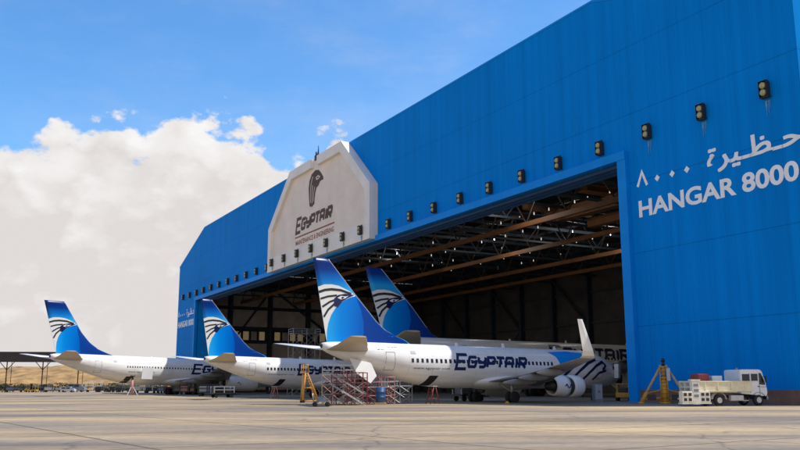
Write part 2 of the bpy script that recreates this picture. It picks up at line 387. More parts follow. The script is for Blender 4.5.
def conform(layers, fn, step, mats, name, parent):
    """layers: (list of 2-D polygons, offset, material index); cut to a grid, then laid on a curved surface by fn(x, z, offset)"""
    big = bmesh.new()
    for polys, off, mi in layers:
        bm = bmesh.new()
        for p in polys:
            try: bm.faces.new([bm.verts.new((q[0], 0, q[1])) for q in p])
            except ValueError: pass
        if not bm.verts: bm.free(); continue
        for ax in (0, 2):
            lo = min(v.co[ax] for v in bm.verts); hi = max(v.co[ax] for v in bm.verts)
            no = Vector((0, 0, 0)); no[ax] = 1
            k = math.ceil(lo/step)
            while k*step < hi:
                co = Vector((0, 0, 0)); co[ax] = k*step
                bmesh.ops.bisect_plane(bm, geom=bm.verts[:] + bm.edges[:] + bm.faces[:], plane_co=co, plane_no=no)
                k += 1
        vm = {}
        for v in bm.verts: vm[v] = big.verts.new(fn(v.co.x, v.co.z, off))
        for f in bm.faces:
            try: q = big.faces.new([vm[v] for v in f.verts]); q.material_index = mi
            except ValueError: pass
        bm.free()
    mb = MB(); mb.bm.free(); mb.bm = big
    return mb.build(name, mats, parent, recalc=False)

# ================================================================== SETTING
U = Vector((-.47846, .87811, 0)); NV = Vector((-.87811, -.47846, 0)); J0 = Vector((53.790, 29.340, 0))
def structure(mb, name, m):
    o = mb.build(name, m); o['kind'] = 'structure'; return o
b = MB(); b.face([(-2500, -300, 0), (2500, -300, 0), (2500, 3500, 0), (-2500, 3500, 0)])
structure(b, 'apron', M['apron'])
def FP(t, n, z): return J0 + U*t + NV*n + Vector((0, 0, z))
b = MB(); b.face([FP(44, -.2, .006), FP(246.5, -.2, .006), FP(246.5, -78, .006), FP(44, -78, .006)])
structure(b, 'hangar_floor', M['floor'])
# sand ridge on the left behind the apron
from mathutils import noise as mnoise
b = MB(); rows = []
for j in range(15):
    row = []
    for i in range(111):
        x = -620 + i*5.2
        y = 430 + j*14 + 10*mnoise.noise(Vector((x*.01, j, 2)))
        e = min(1, j/5); prof = e*e*(3 - 2*e)
        hgt = 14 + 3.2*mnoise.noise(Vector((x*.013, 0, 5))) + 1.6*mnoise.noise(Vector((x*.05, 0, 9)))
        z = prof*hgt*(.82 + .18*min(1, j/9)) + (0 if j == 0 else 1.1*mnoise.noise(Vector((x*.06, y*.06, 0)))*prof) - .05
        row.append((x, y, z))
    rows.append(row)
b.loft(rows, caps=False, closed=False)
structure(b, 'sand_hill', M['sand'])

# ================================================================== HANGAR
T0, T1 = 42.9, 247.2; O0, O1 = 64.4, 227.0; HO = 24.55; ZC = 35.8; ZR = 43.7; S0, S1 = 67.5, 222.3; DEP = 78
hangar = thing('hangar', J0, math.atan2(U.y, U.x), 'huge blue corrugated aircraft hangar with wide open front and cream sign gable', 'hangar')
# local axes: X along the front (to the left in the picture), Y = away from the viewer behind the front, Z up
# rotation: local +X = U; local +Y = rotated 90 deg ccw = (-U.y, U.x) = (-.878,-.478) = NV  -> y is +towards the viewer
b = MB(); TH = -.35
def fpoly(pts, y0=0., y1=TH): b.prism([(t, y0, z) for t, z in pts], (0, y1 - y0, 0))
fpoly([(T0, 1.2), (O0, 1.2), (O0, HO), (T0, HO)])
fpoly([(O1, 1.2), (T1, 1.2), (T1, HO), (O1, HO)])
fpoly([(T0, HO), (T1, HO), (T1, ZC), (S1, ZR), (S0, ZR), (T0, ZC)])
b.build('front_wall', M['facade'], hangar)
for ta, tb in ((T0, O0), (O1, T1)):
    b = MB(); b.box(((ta + tb)/2, -.15, .6), (tb - ta + .04, .44, 1.2)); b.build('wall_base', M['concrete'], hangar)
for t in (T0 + .18, T1 - .18):
    b = MB(); b.box((t, -.36 - DEP/2, (ZC - .6)/2), (.35, DEP, ZC - .6)); b.build('side_wall', M['facade'], hangar)
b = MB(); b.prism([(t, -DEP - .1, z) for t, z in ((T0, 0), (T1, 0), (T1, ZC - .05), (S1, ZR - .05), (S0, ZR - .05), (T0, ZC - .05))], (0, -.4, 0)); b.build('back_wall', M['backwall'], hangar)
b = MB()
prof = [(T1 - .05, ZC - .02), (S1, ZR - .02), (S0, ZR - .02), (T0 + .05, ZC - .02)]
for (ta, za), (tb, zb) in zip(prof, prof[1:]):
    b.prism([(ta, -.36, za), (tb, -.36, zb), (tb, -.36, zb - .5), (ta, -.36, za - .5)], (0, -DEP - .2, 0))
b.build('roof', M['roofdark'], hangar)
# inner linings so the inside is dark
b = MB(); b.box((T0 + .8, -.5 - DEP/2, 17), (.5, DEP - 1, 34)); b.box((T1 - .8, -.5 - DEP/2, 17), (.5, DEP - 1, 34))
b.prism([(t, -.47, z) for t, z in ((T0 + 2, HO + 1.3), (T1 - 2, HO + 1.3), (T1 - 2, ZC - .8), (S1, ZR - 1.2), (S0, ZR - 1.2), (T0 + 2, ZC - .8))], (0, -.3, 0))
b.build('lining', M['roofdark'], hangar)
b = MB()
b.box(((O0 + O1)/2, .25, HO + .45), (O1 - O0 + 2.4, .5, .9)); b.box((O0 - .62, .22, HO/2), (1.2, .44, HO)); b.box((O1 + .62, .22, HO/2), (1.2, .44, HO))
b.build('opening_frame', M['trimblue'], hangar)
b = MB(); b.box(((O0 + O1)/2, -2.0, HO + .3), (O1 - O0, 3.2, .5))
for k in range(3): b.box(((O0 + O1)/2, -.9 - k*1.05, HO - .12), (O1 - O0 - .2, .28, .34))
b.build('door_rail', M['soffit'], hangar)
for t in (O0 - .32, O1 + .32):
    b = MB(); b.box((t, -2.2, HO/2), (.6, 3.4, HO)); b.build('door_jamb', M['trimblue'], hangar)
b = MB(); b.prism([(T0 - .15, .05, ZC), (T0 - .15, .05, ZC + .25), (S0 - .1, .05, ZR + .25), (S1 + .1, .05, ZR + .25), (T1 + .15, .05, ZC + .25), (T1 + .15, .05, ZC), (S1, .05, ZR), (S0, .05, ZR)], (0, -.6, 0))
b.build('roof_edge_trim', M['trimblue'], hangar)
# roof beams parallel to the front, each with a dark lattice above, and cross purlins
for y in (-18.5, -34.5, -50.5, -63):
    b = MB(); b.box((145, y, 26.4), (203, .55, .75)); bm_ = b.build('roof_beam', M['beam'], hangar)
    b = MB(); b.box((145, y, 33.5), (203, .4, .5))
    x = 45; k = 0
    while x < 244:
        za, zb = (26.6, 33.4) if k % 2 == 0 else (33.4, 26.6)
        b.cyl((x, y, za), (x + 5, y, zb), .14, n=5, caps=False); x += 5; k += 1
    b.build('lattice', M['lattice'], bm_)
for k in range(12):
    x = 58 + k*16.2; b = MB(); b.box((x, -40, 27.6), (.3, 74, .35)); b.box((x, -40, 32.6), (.3, 74, .35))
    for q in range(18):
        za, zb = (27.7, 32.5) if q % 2 else (32.5, 27.7); b.cyl((x, -3.5 - q*4.1, za), (x, -7.6 - q*4.1, zb), .11, n=5, caps=False)
    b.build('cross_truss', M['steel_blue'], hangar)
b = MB()
for k in range(25): b.box((48 + k*8.1, -40, 29.8), (.3, 74, .5))
for k in range(7): b.box((145, -10 - k*10.3, 30.6), (200, .25, .35))
b.build('purlin_grid', M['steel_blue'], hangar)
b = MB(); b.box((101, -27, 29.0), (17.5, 1.6, 2.0)); b.box((97, -31, 27.6), (15, 1.2, 1.4)); b.box((94.5, -28, 30.3), (2.0, 14, 1.0)); b.box((108.5, -28, 30.3), (1.6, 14, 1.0))
b.build('crane_girder', M['beam'], hangar)
# columns, girts and braces of the back wall
for k in range(15):
    x = 50 + k*13.6
    b = MB(); b.box((x, -DEP + .7, 17), (.9, 1.2, 34)); b.build('column', M['steel_blue'], hangar)
b = MB()
for z in (8.5, 16.5, 24): b.box((145, -DEP + .35, z), (200, .3, .5))
for k in range(0, 14, 2):
    x = 50 + k*13.6
    b.cyl((x + .5, -DEP + 1.0, 16.5), (x + 13.1, -DEP + 1.0, 28), .3, n=6); b.cyl((x + 13.1, -DEP + 1.0, 4), (x + .5, -DEP + 1.0, 16.2), .25, n=6)
b.build('wall_brace', M['steel_blue'], hangar)
for k in range(14):
    x = 56.8 + k*13.6
    for z, hh in ((4.2, 6.6), (12.5, 5.6), (20.2, 5.4)):
        b = MB(); b.box((x, -DEP - .02, z), (11.8, .12, hh)); b.build('wall_panel', M['backwall'], hangar)
# far end wall seen through the left of the opening: panels, steel columns, a diagonal, a band of windows
XW = T1 - 1.05
for k in range(6):
    y0 = -3 - k*12.4
    for z, hh in ((4.4, 7.4), (11.6, 5.4), (21.8, 5.0), (28.2, 6.0)):
        b = MB(); b.box((XW - .06, y0 - 6.0, z), (.12, 10.9, hh)); b.build('wall_panel', M['panel_beige'], hangar)
    b = MB(); b.box((XW - .5, y0 + .0, 17), (1.0, .8, 34)); b.build('column', M['steel_blue'], hangar)
    for j in range(4):
        b = MB(); b.box((XW - .05, y0 - 2.4 - j*2.5, 16.6), (.1, 1.7, 2.5)); b.build('window', M['litpane'] if (k*4 + j) % 3 else M['panel_beige'], hangar)
b = MB()
for z in (8.4, 14.6, 18.8, 25): b.box((XW - .3, -.5 - DEP/2, z), (.4, DEP - 2, .5))
b.cyl((XW - .7, -28, 31), (XW - .7, -52, 14), .35, n=6); b.cyl((XW - .7, -28, 31), (XW - .7, -15.5, 14), .3, n=6)
b.build('wall_brace', M['steel_blue'], hangar)
# bay lamps in broken rows under the roof
rnd = random.Random(3); cnt = 0
for y in (-14, -22, -30, -38, -46, -54):
    for k in range(24):
        if rnd.random() < .32: continue
        x = 66 + k*4.6 + rnd.uniform(-1, 1)
        b = MB(); b.cyl((x, y, 28.75), (x, y, 29.2), .085, .05, n=8); lo_ = b.build('bay_lamp', M['bay'], hangar); cnt += 1
        if cnt % 13 == 5:
            pl_ = bpy.data.lights.new('bay_lamp_light', 'POINT'); pl_.energy = 420; pl_.shadow_soft_size = .3; pl_.color = (1, .94, .86)
            po_ = bpy.data.objects.new('bay_lamp_light', pl_); scene.collection.objects.link(po_); po_.parent = lo_; po_.location = (x, y, 28.3)
# floodlights along the front
flood0 = None
for i in range(29):
    t = 46.1 + 6.955*i
    inpanel = 120.5 < t < 167.2
    if flood0 is None:
        b = MB(); b.box((0, .24, 0), (.98, .4, 1.75), bev=.06); b.box((0, .1, 1.0), (.3, .2, .5)); b.box((0, .55, .93), (1.05, .75, .05)); b.box((-.5, .55, .0), (.05, .6, 1.8)); b.box((.5, .55, 0), (.05, .6, 1.8)); b.box((0, .4, -.98), (1.2, .7, .07))
        flood0 = b.build('floodlight', M['black'], hangar)
        for z in (.42, -.44):
            rr = []
            for a, q in ((.44, .30), (.5, .38), (.72, .41), (.9, .36), (.98, .18), (1.0, .02)):
                rr.append([(q*math.cos(2*PI*j/16), a, z + q*math.sin(2*PI*j/16)) for j in range(16)])
            b = MB(); b.loft(rr); b.build('lamp', M['lens'], flood0)
        fl = flood0
    else: fl = copy_tree(flood0, hangar)
    if i == 0:
        b = MB()
        for q, (dx, ln) in enumerate(((-.28, 1.0), (-.08, 1.6), (.12, 1.2), (.3, .8), (.22, 1.9))):
            b.face([(dx - .07, .035 + .003*q, -1.25), (dx + .07, .035 + .003*q, -1.25), (dx + .02, .035 + .003*q, -1.25 - ln), (dx - .02, .035 + .003*q, -1.25 - ln)])
        b.build('run_off_stain', M['stain'], flood0)
    fl.location = (t, 1.56 if inpanel else .02, 26.62); fl.scale = (.74,)*3

# cream sign gable
sp = MB(); PO = [(119.9, 24.9), (167.6, 24.9), (167.6, 34.1), (155.8, 44.0), (131.2, 44.0), (119.9, 34.1)]
sp.prism([(t, .9, z) for t, z in PO], (0, -.88, 0))
signp = sp.build('sign_gable', M['cladding_cream'], hangar)
def inset(p, d):
    n = len(p); res = []
    for i in range(n):
        a, bb, c = Vector(p[i-1]), Vector(p[i]), Vector(p[(i+1) % n])
        e1 = (bb - a).normalized(); e2 = (c - bb).normalized()
        n1 = Vector((-e1.y, e1.x)); n2 = Vector((-e2.y, e2.x))
        m_ = (n1 + n2).normalized(); res.append(bb + m_*d/max(.3, m_.dot(n1)))
    return res
PI_ = inset(PO, 1.75); PI_[0] = Vector((PI_[0].x, 27.7)); PI_[1] = Vector((PI_[1].x, 27.7))
fr = MB()
for i in range(6):
    j = (i+1) % 6
    a, bb, c, d = PO[i], PO[j], PI_[j], PI_[i]
    if i == 3:   # the top bar has a gap in the middle
        for (u0, u1) in ((0, .44), (.56, 1)):
            L1 = [Vector(a).lerp(Vector(bb), u) for u in (u0, u1)]; L2 = [Vector(d).lerp(Vector(c), u) for u in (u0, u1)]
            q = [L1[0], L1[1], L2[1], L2[0]]
            fr.prism([(p.x, 1.55, p.y) for p in q], (0, -.66, 0))
        continue
    fr.prism([(p[0], 1.55, p[1]) for p in (a, bb, c, d)], (0, -.66, 0))
fr.build('frame', M['cladding_frame'], signp)
b = MB(); b.box((143.5, .6, 44.1), (1.6, .9, 1.0)); b.cyl((143.5, .6, 44.5), (143.5, .6, 46.4), .14, .08); b.cyl((144.4, .6, 44.5), (144.4, .6, 45.4), .2)
b.build('antenna', M['steel_blue'], signp)
# lettering on the gable (read from in front: picture-right = smaller t)
def onsign(y): return lambda x, z, off: Vector((-x, y + off, z))
lay = []
for k, q in enumerate(title_polys(-153.4, 30.7, 17.4, 3.35, .66, .2)): lay.append((q, .012 + .004*k, 0))
conform(lay, onsign(.9), 50, [M['brown']], 'lettering', signp)
b2 = [[[Vector((-153.8, 30.0)), Vector((-135.0, 30.0)), Vector((-135.0, 30.28)), Vector((-153.8, 30.28))]]]
lay = [(b2[0], .02, 0), (fit_polys(text_polys('MAINTENANCE & ENGINEERING', 1, bold=.02), -153.4, -135.2, 28.55, 29.5), .02, 0)]
conform(lay, onsign(.9), 50, [M['redbrown']], 'lettering', signp)
# falcon head emblem
def E6(x, y):  # emblem drawn in its own 10-unit box
    return (-148.0 + x*.84, 35.2 + y*.60)
head = [(1.6, 0), (1.2, 3), (.9, 6), (1.3, 8.4), (2.6, 10.2), (4.6, 10.9), (6.6, 10.4), (8.0, 9.0), (9.2, 7.4), (9.3, 6.5), (8.4, 6.6), (7.4, 6.4), (6.6, 5.4), (5.5, 5.0), (4.9, 3.6), (4.5, 1.6), (4.4, .1), (3.0, -.5)]
lay = [(earclip([E6(*p) for p in head]), .02, 0)]
for pl, wd in (([(2.2, 1), (2.1, 4), (2.3, 7), (3.3, 9.2)], .22), ([(3.1, .6), (3.0, 3.6), (3.3, 6.4)], .2), ([(3.8, 1), (3.9, 3.6), (4.5, 5.6)], .2), ([(5.0, 8.2), (6.3, 8.6), (7.3, 8.0), (6.2, 7.6), (5.2, 7.8)], .24)):
    lay.append((stroke2([E6(*p) for p in pl], wd), .03, 1))
conform(lay, onsign(.9), 50, [M['brown'], M['cladding_cream']], 'emblem', signp)
# white wall lettering
def onwall(x, z, off): return Vector((-x, off, z))
AR = '\uFE93\uFEAE\uFEF4\u0640\uFEC8\u0640\uFEA3'
for (x0, x1, z0) in ((-62.0, -43.75, 18.15), (-246.3, -229.6, 18.15)):
    lay = [(fit_polys(text_polys('HANGAR 8000', 1, bold=.03), x0, x1, z0, z0 + 1.75), .03, 0)]
    for q, (dx, dz) in enumerate(((0, 0), (.07, .05), (-.07, .05), (.07, -.05), (-.07, -.05))):
        lay.append((fit_polys(text_polys(AR, 1), x0 + 9.0 + dx, x1 + .5 + dx, z0 + 2.5 + dz, z0 + 4.9 + dz), .03 + .004*q, 0))
    lay.append((stroke2([(x0, z0 + 3.2), (x0 + .68, z0 + 4.6), (x0 + 1.3, z0 + 3.15)], .32), .03, 0))
    for dx in (2.7, 4.65, 6.5):
        lay.append(([[Vector((x0 + dx - .34, z0 + 3.55)), Vector((x0 + dx, z0 + 3.2)), Vector((x0 + dx + .34, z0 + 3.55)), Vector((x0 + dx, z0 + 3.9))]], .03, 0))
    conform(lay, onwall, 80, [M['signwhite']], 'lettering', hangar)

# ================================================================== AIRLINERS
ST = np.array([  # from the nose: x, centre height, half width, half height
 (0, 2.80, .05, .05), (.25, 2.81, .48, .42), (.8, 2.86, .86, .78), (1.6, 2.97, 1.22, 1.17), (2.8, 3.14, 1.55, 1.58), (4.4, 3.32, 1.80, 1.90), (6.2, 3.40, 1.88, 2.02), (12, 3.40, 1.88, 2.03), (24, 3.40, 1.88, 2.03),
 (26.5, 3.47, 1.84, 1.96), (29, 3.66, 1.69, 1.76), (31.5, 3.98, 1.42, 1.45), (34, 4.34, 1.03, 1.08), (36, 4.64, .66, .74), (37.4, 4.86, .38, .46), (37.9, 4.95, .22, .28)])
def pchip(x, y, q):
    h = np.diff(x); d = np.diff(y)/h; m = np.zeros_like(y)
    m[1:-1] = np.where(d[:-1]*d[1:] > 0, 2*d[:-1]*d[1:]/(d[:-1] + d[1:] + 1e-12), 0); m[0] = d[0]; m[-1] = d[-1]
    i = np.clip(np.searchsorted(x, q) - 1, 0, len(h) - 1); t = (q - x[i])/h[i]
    return (2*t**3 - 3*t**2 + 1)*y[i] + (t**3 - 2*t**2 + t)*h[i]*m[i] + (-2*t**3 + 3*t**2)*y[i+1] + (t**3 - t**2)*h[i]*m[i+1]
FIN_NARROW = dict(te=[(4.9, -17.82), (12.7, -19.42)], le=[(4.9, -8.2), (5.4, -8.9), (5.77, -9.6), (6.15, -10.75), (6.61, -11.83), (7.38, -12.81), (9.59, -14.99), (12.7, -17.95)])
FIN_WIDE = dict(te=[(4.9, -17.45), (12.45, -19.9)], le=[(4.9, -7.0), (5.2, -8.2), (5.6, -9.9), (6.2, -11.6), (7.0, -12.9), (8.3, -14.2), (12.45, -17.1)])
FIN_TALL = dict(te=[(4.9, -17.5), (11.55, -19.55)], le=[(4.9, -10.3), (5.3, -11.4), (5.8, -12.4), (6.5, -13.1), (8.2, -14.6), (11.55, -17.95)])
def airliner(name, loc, heading, label, S=1.0, MID=0., fin=FIN_NARROW, winglet=True, pitch=.006, title=True, nwin=34, w0=-9.8, w1=7.5, tx=-5.0, tz=3.02, group='airliners parked nose first at the hangar', cowl_open=False, extra=False, gear_z=0.):
    root = thing(name, loc, PI/2 - heading, label, 'airliner', group, pitch)
    def mx(x):
        if x < 10: return x*S
        if x < 24: return 10*S + (x - 10)*(S + MID/14)
        return x*S + MID
    ref = mx(19.5)
    def X(x): return ref - mx(x)
    def FX(xl): return X(19.5 - xl)             # from unit local X
    def sec(x): return [float(pchip(ST[:, 0], ST[:, k], x)) for k in (1, 2, 3)]
    xs = np.concatenate([np.linspace(0, 1, 7)**1.7*6.2, np.linspace(6.2, 24, 13)[1:], np.linspace(24, 37.9, 26)[1:]])
    rings = []
    for x in xs:
        zc, ry, rz = sec(np.float64(x))
        rings.append([(X(x), ry*S*math.sin(2*PI*k/44), (zc + rz*math.cos(2*PI*k/44))*S) for k in range(44)])
    b = MB(); b.loft(rings); fus = b.build('fuselage', M['fuselage'], root)
    def skin(sgn):
        def fn(xl, z, off):       # unit local coordinates -> surface point
            x = 19.5 - xl; zc, ry, rz = sec(np.float64(min(37.8, max(.02, x))))
            q = max(-.985, min(.985, (z - zc)/rz)); y = ry*math.sqrt(1 - q*q)
            n = Vector((0, y/ry**2, (z - zc)/rz**2)).normalized()
            return Vector((X(x), sgn*(y*S + off*n.y), z*S + off*n.z))
        return fn
    skr = skin(-1)
    # belly fairing
    b = MB(); rr = []
    for x in np.linspace(11.2, 23.2, 15):
        e = math.sin(PI*(x - 11.2)/12)**.5 if 11.2 < x < 23.2 else .02
        rr.append([(X(x), 2.12*S*e*math.sin(2*PI*k/24), (2.05 + .92*e*math.cos(2*PI*k/24)*(1 if math.cos(2*PI*k/24) < 0 else .9))*S) for k in range(24)])
    b.loft(rr); b.build('belly_fairing', M['white'], root)
    def airf(le, y, z, ch, tk, sg, cam_=.02):
        up, lo = [], []
        for u in (0, .02, .08, .2, .4, .65, .88, 1):
            t = tk*5*(.2969*math.sqrt(u) - .126*u - .3516*u*u + .2843*u**3 - .1015*u**4)*ch
            up.append((X(le + u*ch), sg*y*S, (z + t + cam_*ch*math.sin(PI*u))*S)); lo.append((X(le + u*ch), sg*y*S, (z - t + cam_*ch*math.sin(PI*u))*S))
        return up + lo[-2:0:-1]
    k = 1.0 if winglet else 1.16
    for sg in (-1, 1):
        b = MB(); b.loft([airf(12.6, 1.2, 1.95, 7.9, .13, sg), airf(14.9, 4.9*k, 2.36, 5.0, .12, sg), airf(18.6, 11*k, 3.05, 3.1, .11, sg), airf(22.2, 17.1*k, 3.75, 1.65, .10, sg)])
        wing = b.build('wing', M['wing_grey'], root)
        if winglet:
            b = MB(); rr = []
            for (yy, zz, le, ch) in ((17.1, 3.75, 22.2, 1.65), (17.45, 3.9, 22.55, 1.42), (17.68, 4.3, 22.9, 1.2), (17.95, 6.75, 24.3, .55)):
                th = .045; rr.append([(X(le), sg*yy, zz), (X(le + ch*.4), sg*(yy + th), zz), (X(le + ch), sg*yy, zz), (X(le + ch*.4), sg*(yy - th), zz)])
            b.loft(rr, smooth=False); b.build('winglet', M['white'], wing)
        for (yy, zz, le, ln) in ((5.2, 2.1, 17.4, 4.2), (8.2, 2.5, 18.6, 3.8), (11.4, 2.9, 20.0, 3.2)):
            b = MB(); rr = []
            for u in np.linspace(0, 1, 9):
                e = max(.03, math.sin(PI*min(1, u*.9 + .08))**.7); rr.append([(X(le + u*ln), sg*yy*k*S + .2*S*e*math.sin(2*PI*q/10), (zz - .12 - .1*u + .34*e*math.cos(2*PI*q/10))*S) for q in range(10)])
            b.loft(rr); b.build('flap_fairing', M['wing_grey'], wing)
        # engine
        ey, ez = 4.83*k*sg*S, 1.58*S
        if S > 1.1: ez = 1.75*S
        def ring(x, r, n=28): return [(X(x), ey + r*S*math.sin(2*PI*q/n), ez + r*S*math.cos(2*PI*q/n)) for q in range(n)]
        g = MB(); er = 1.0 if S < 1.1 else 1.05
        if cowl_open and sg < 0:
            g.loft([ring(x, r*er) for x, r in ((12.75, .80), (11.55, .80), (11.3, .92), (11.5, 1.03), (12.0, 1.08), (12.6, 1.09), (12.75, 1.08), (12.75, .8))], caps=False)
            eng = g.build('engine', M['white'], root)
            g = MB(); g.loft([ring(x, r*er) for x, r in ((12.7, .86), (13.9, .82), (14.0, .7))]); g.build('engine_core', M['black'], eng)
            g = MB(); g.loft([ring(x, r*er) for x, r in ((13.45, .88), (13.45, 1.07), (13.9, 1.06), (14.7, .96), (15.1, .86), (15.1, .80), (14.3, .84), (13.45, .86))], caps=False); g.build('cowl', M['white'], eng)
        else:
            g.loft([ring(x, r*er) for x, r in ((12.4, .80), (11.3, .80), (10.95, .92), (11.15, 1.03), (11.8, 1.09), (13.5, 1.09), (14.8, 1.0), (15.8, .86), (15.8, .78), (14.8, .8))], caps=False)
            eng = g.build('engine', M['white'], root)
        g = MB(); g.loft([ring(x, r*er) for x, r in ((12.0, .79), (12.05, .3), (11.6, .04))]); g.build('fan', M['black'], eng)
        g = MB(); g.loft([ring(x, r*er) for x, r in ((14.1, .79), (14.4, .5), (15.6, .42), (15.62, .3), (16.0, .05))]); g.build('exhaust_cone', M['black'], eng)
        if sg < 0:
            g = MB(); q = MB()
            pts = [(X(14.25 - .2*j), ey - 1.075*S*math.cos(.18*math.sin(j*1.9)) - .02, ez + (.22*math.sin(j*1.9))*S) for j in range(5)]
            for p0, p1 in zip(pts, pts[1:]): q.cyl(p0, p1, .05*S, n=5)
            q.build('marking', M['navy'], eng); g.bm.free()
        g = MB(); g.prism([(X(11.9), ey, ez + 1.02*S), (X(14.6), ey, ez + .95*S), (X(17.2), ey, ez + .55*S), (X(16.6), ey, (2.5)*S), (X(14.6), ey, (2.6)*S)], (0, .2*S, 0)); g.build('pylon', M['white'], eng)
        # tailplane
        b = MB(); b.loft([airf(33.3, .35, 4.62, 4.3, .10, sg, 0), airf(35.4, 3.6, 5.0, 2.9, .09, sg, 0), airf(37.7, 7.0, 5.42, 1.5, .08, sg, 0)])
        b.build('tailplane', M['stab_bounce'] if sg < 0 else M['white'], root)
        # main gear
        gx, gy = X(18.4), 2.86*sg*S
        g = MB(); g.cyl((gx, gy, .5*S), (gx, gy*.97, 2.2*S), .13*S, .16*S); g.cyl((gx, gy - .5*S, .52*S), (gx, gy + .5*S, .52*S), .09*S); g.cyl((gx - .9*S, gy*.7, 1.8*S), (gx, gy, 1.0*S), .06*S)
        gear = g.build('landing_gear', M['grey_metal'], root)
        bog = (0,) if S < 1.1 else (-.55, .55)
        for dx in bog:
            for dy in (-.36, .36):
                g = MB(); r = .54 if S < 1.1 else .50
                rr = [[(gx + dx*S + r*S*q*math.cos(2*PI*j/20), gy + dy*S + o_*S, r*S + r*S*q*math.sin(2*PI*j/20)) for j in range(20)] for o_, q in ((-.19, .45), (-.19, .85), (-.12, 1), (.12, 1), (.19, .85), (.19, .45))]
                g.loft(rr); g.build('wheel', M['tyre'], gear)
    gx = X(3.9); g = MB(); g.cyl((gx, 0, .35*S), (gx, 0, 1.7*S), .09*S)
    gear = g.build('landing_gear', M['grey_metal'], root)
    for dy in (-.2, .2):
        g = MB(); g.cyl((gx, (dy - .1)*S, .34*S), (gx, (dy + .1)*S, .34*S), .34*S, n=18); g.build('wheel', M['tyre'], gear)
    # fin with its livery
    def interp(tab, z): return float(np.interp(z, [p[0] for p in tab], [p[1] for p in tab]))
    def le(z): return interp(fin['le'], z)
    def te(z): return interp(fin['te'], z)
    ztop = fin['te'][-1][0]
    def half(x, z):
        l, t = le(z), te(z); c = l - t; u = min(1, max(0, (l - x)/c))
        f = (.2969*math.sqrt(u) - .126*u - .3516*u*u + .2843*u**3 - .1015*u**4)/.1
        return max(.012, (.30 - .022*(z - 5))*f*.5 + .01) if u > 0 else .01
    zl = sorted(set([4.9, ztop] + [p[0] for p in fin['le']] + list(np.linspace(5, ztop, 18))))
    us = (0, .01, .03, .08, .16, .28, .42, .6, .8, 1)
    rr = []
    for z in zl:
        c = le(z) - te(z)
        a = [(FX(le(z) - u*c), half(le(z) - u*c, z)*S, z*S) for u in us]; d = [(FX(le(z) - u*c), -half(le(z) - u*c, z)*S, z*S) for u in us[::-1]]
        rr.append(a + d)
    b = MB(); b.loft(rr)
    finm = ramp_mat('fin_blue', 2, [(0, (.02, .36, .75)), (.30, (.004, .17, .58)), (.62, (.003, .042, .25)), (1, (.003, .018, .13))], 10.0*S, ztop*S)
    fo = b.build('fin', finm, root)
    zz_ = [z for z in np.linspace(6.3, ztop - .05, 24)]
    b = MB(); b.loft([[(FX(le(z)) + .02 + .05*S*math.cos(2*PI*q/8), .055*S*math.sin(2*PI*q/8), z*S) for q in range(8)] for z in zz_]); b.build('leading_edge', M['edge'], fo)
    N0 = FIN_NARROW
    def tr(p):                    # livery point drawn on the narrow fin -> this fin
        x, z = p; z = min(z, 12.68)
        l0, t0 = interp(N0['le'], z), interp(N0['te'], z); a = (x - t0)/(l0 - t0)
        z2 = 4.9 + (z - 4.9)/(12.7 - 4.9)*(ztop - 4.9); a = max(.0, min(.985, a))
        return (te(z2) + a*(le(z2) - te(z2)), z2)
    edge_ = [(-15.05, 9.52), (-15.6, 9.36), (-16.15, 9.11), (-16.7, 8.74), (-17.17, 8.26), (-17.55, 7.65), (-17.80, 6.95), (-17.92, 6.2), (-17.93, 5.4)]
    bandt = [(-18.9, 10.12), (-18.3, 10.36), (-17.55, 10.42), (-16.8, 10.33), (-16.17, 10.11), (-15.6, 9.88), (-15.11, 9.62)]
    ten = [(te_, z) for te_, z in ((-17.92, 5.3), (-18.2, 6.8), (-18.55, 8.5), (-18.75, 9.5))]
    white_p = bandt + edge_ + [(-17.95, 5.3), (-18.25, 6.8), (-18.6, 8.5)]
    lez = [(interp(N0['le'], z) - .05, z) for z in (9.5, 8.5, 7.38, 6.9, 6.61, 6.3, 6.0, 5.75, 5.5)]
    disc_p = edge_ + [(-9.4, 5.3)] + lez[::-1]
    dark_edge = [(-14.35, 5.35), (-14.15, 6.3), (-14.2, 7.3), (-14.45, 8.3), (-14.9, 9.3)]
    dark_p = dark_edge + [(x, z) for x, z in lez if z < 9.3] + [(-9.4, 5.35)]
    eye_p = [(-17.3, 9.15), (-16.9, 9.5), (-16.2, 9.66), (-15.15, 9.62), (-15.9, 9.3), (-16.45, 8.95), (-16.9, 8.4), (-17.25, 8.5)]
    eyew = [(-16.95, 9.25), (-16.6, 9.45), (-16.1, 9.42), (-15.8, 9.5), (-16.15, 9.25), (-16.6, 9.12)]
    pup = [(-16.62, 9.22), (-16.45, 9.38), (-16.25, 9.36), (-16.4, 9.2)]
    lns = [([(-18.85, 9.66), (-18.2, 9.88), (-17.54, 9.98), (-16.6, 9.95), (-15.5, 9.68)], .22), ([(-18.62, 9.08), (-17.9, 9.32), (-17.0, 9.47)], .17), ([(-18.42, 8.38), (-17.7, 8.85), (-16.95, 9.15)], .17), ([(-18.25, 7.5), (-17.85, 8.15), (-17.2, 8.72)], .19)]
    emm = [M['emb_white'], ramp_mat('fin_disc_blue', 0, [(0, (.02, .40, .85)), (.35, (.0, .25, .78)), (1, (.0, .12, .54))], FX(-17.9), FX(-14.4)), ramp_mat('fin_dark_blue', 0, [(0, (.004, .055, .32)), (1, (.003, .025, .17))], FX(-14.6), FX(-9.5)), M['navy'], M['black']]
    lay = [(earclip([tr(p) for p in white_p]), .012, 0), (earclip([tr(p) for p in disc_p]), .016, 1), (earclip([tr(p) for p in dark_p]), .024, 2)]
    for q, (ln, wd) in enumerate(lns): lay.append((stroke2([tr(p) for p in ln], wd), .026 + .002*q, 4))
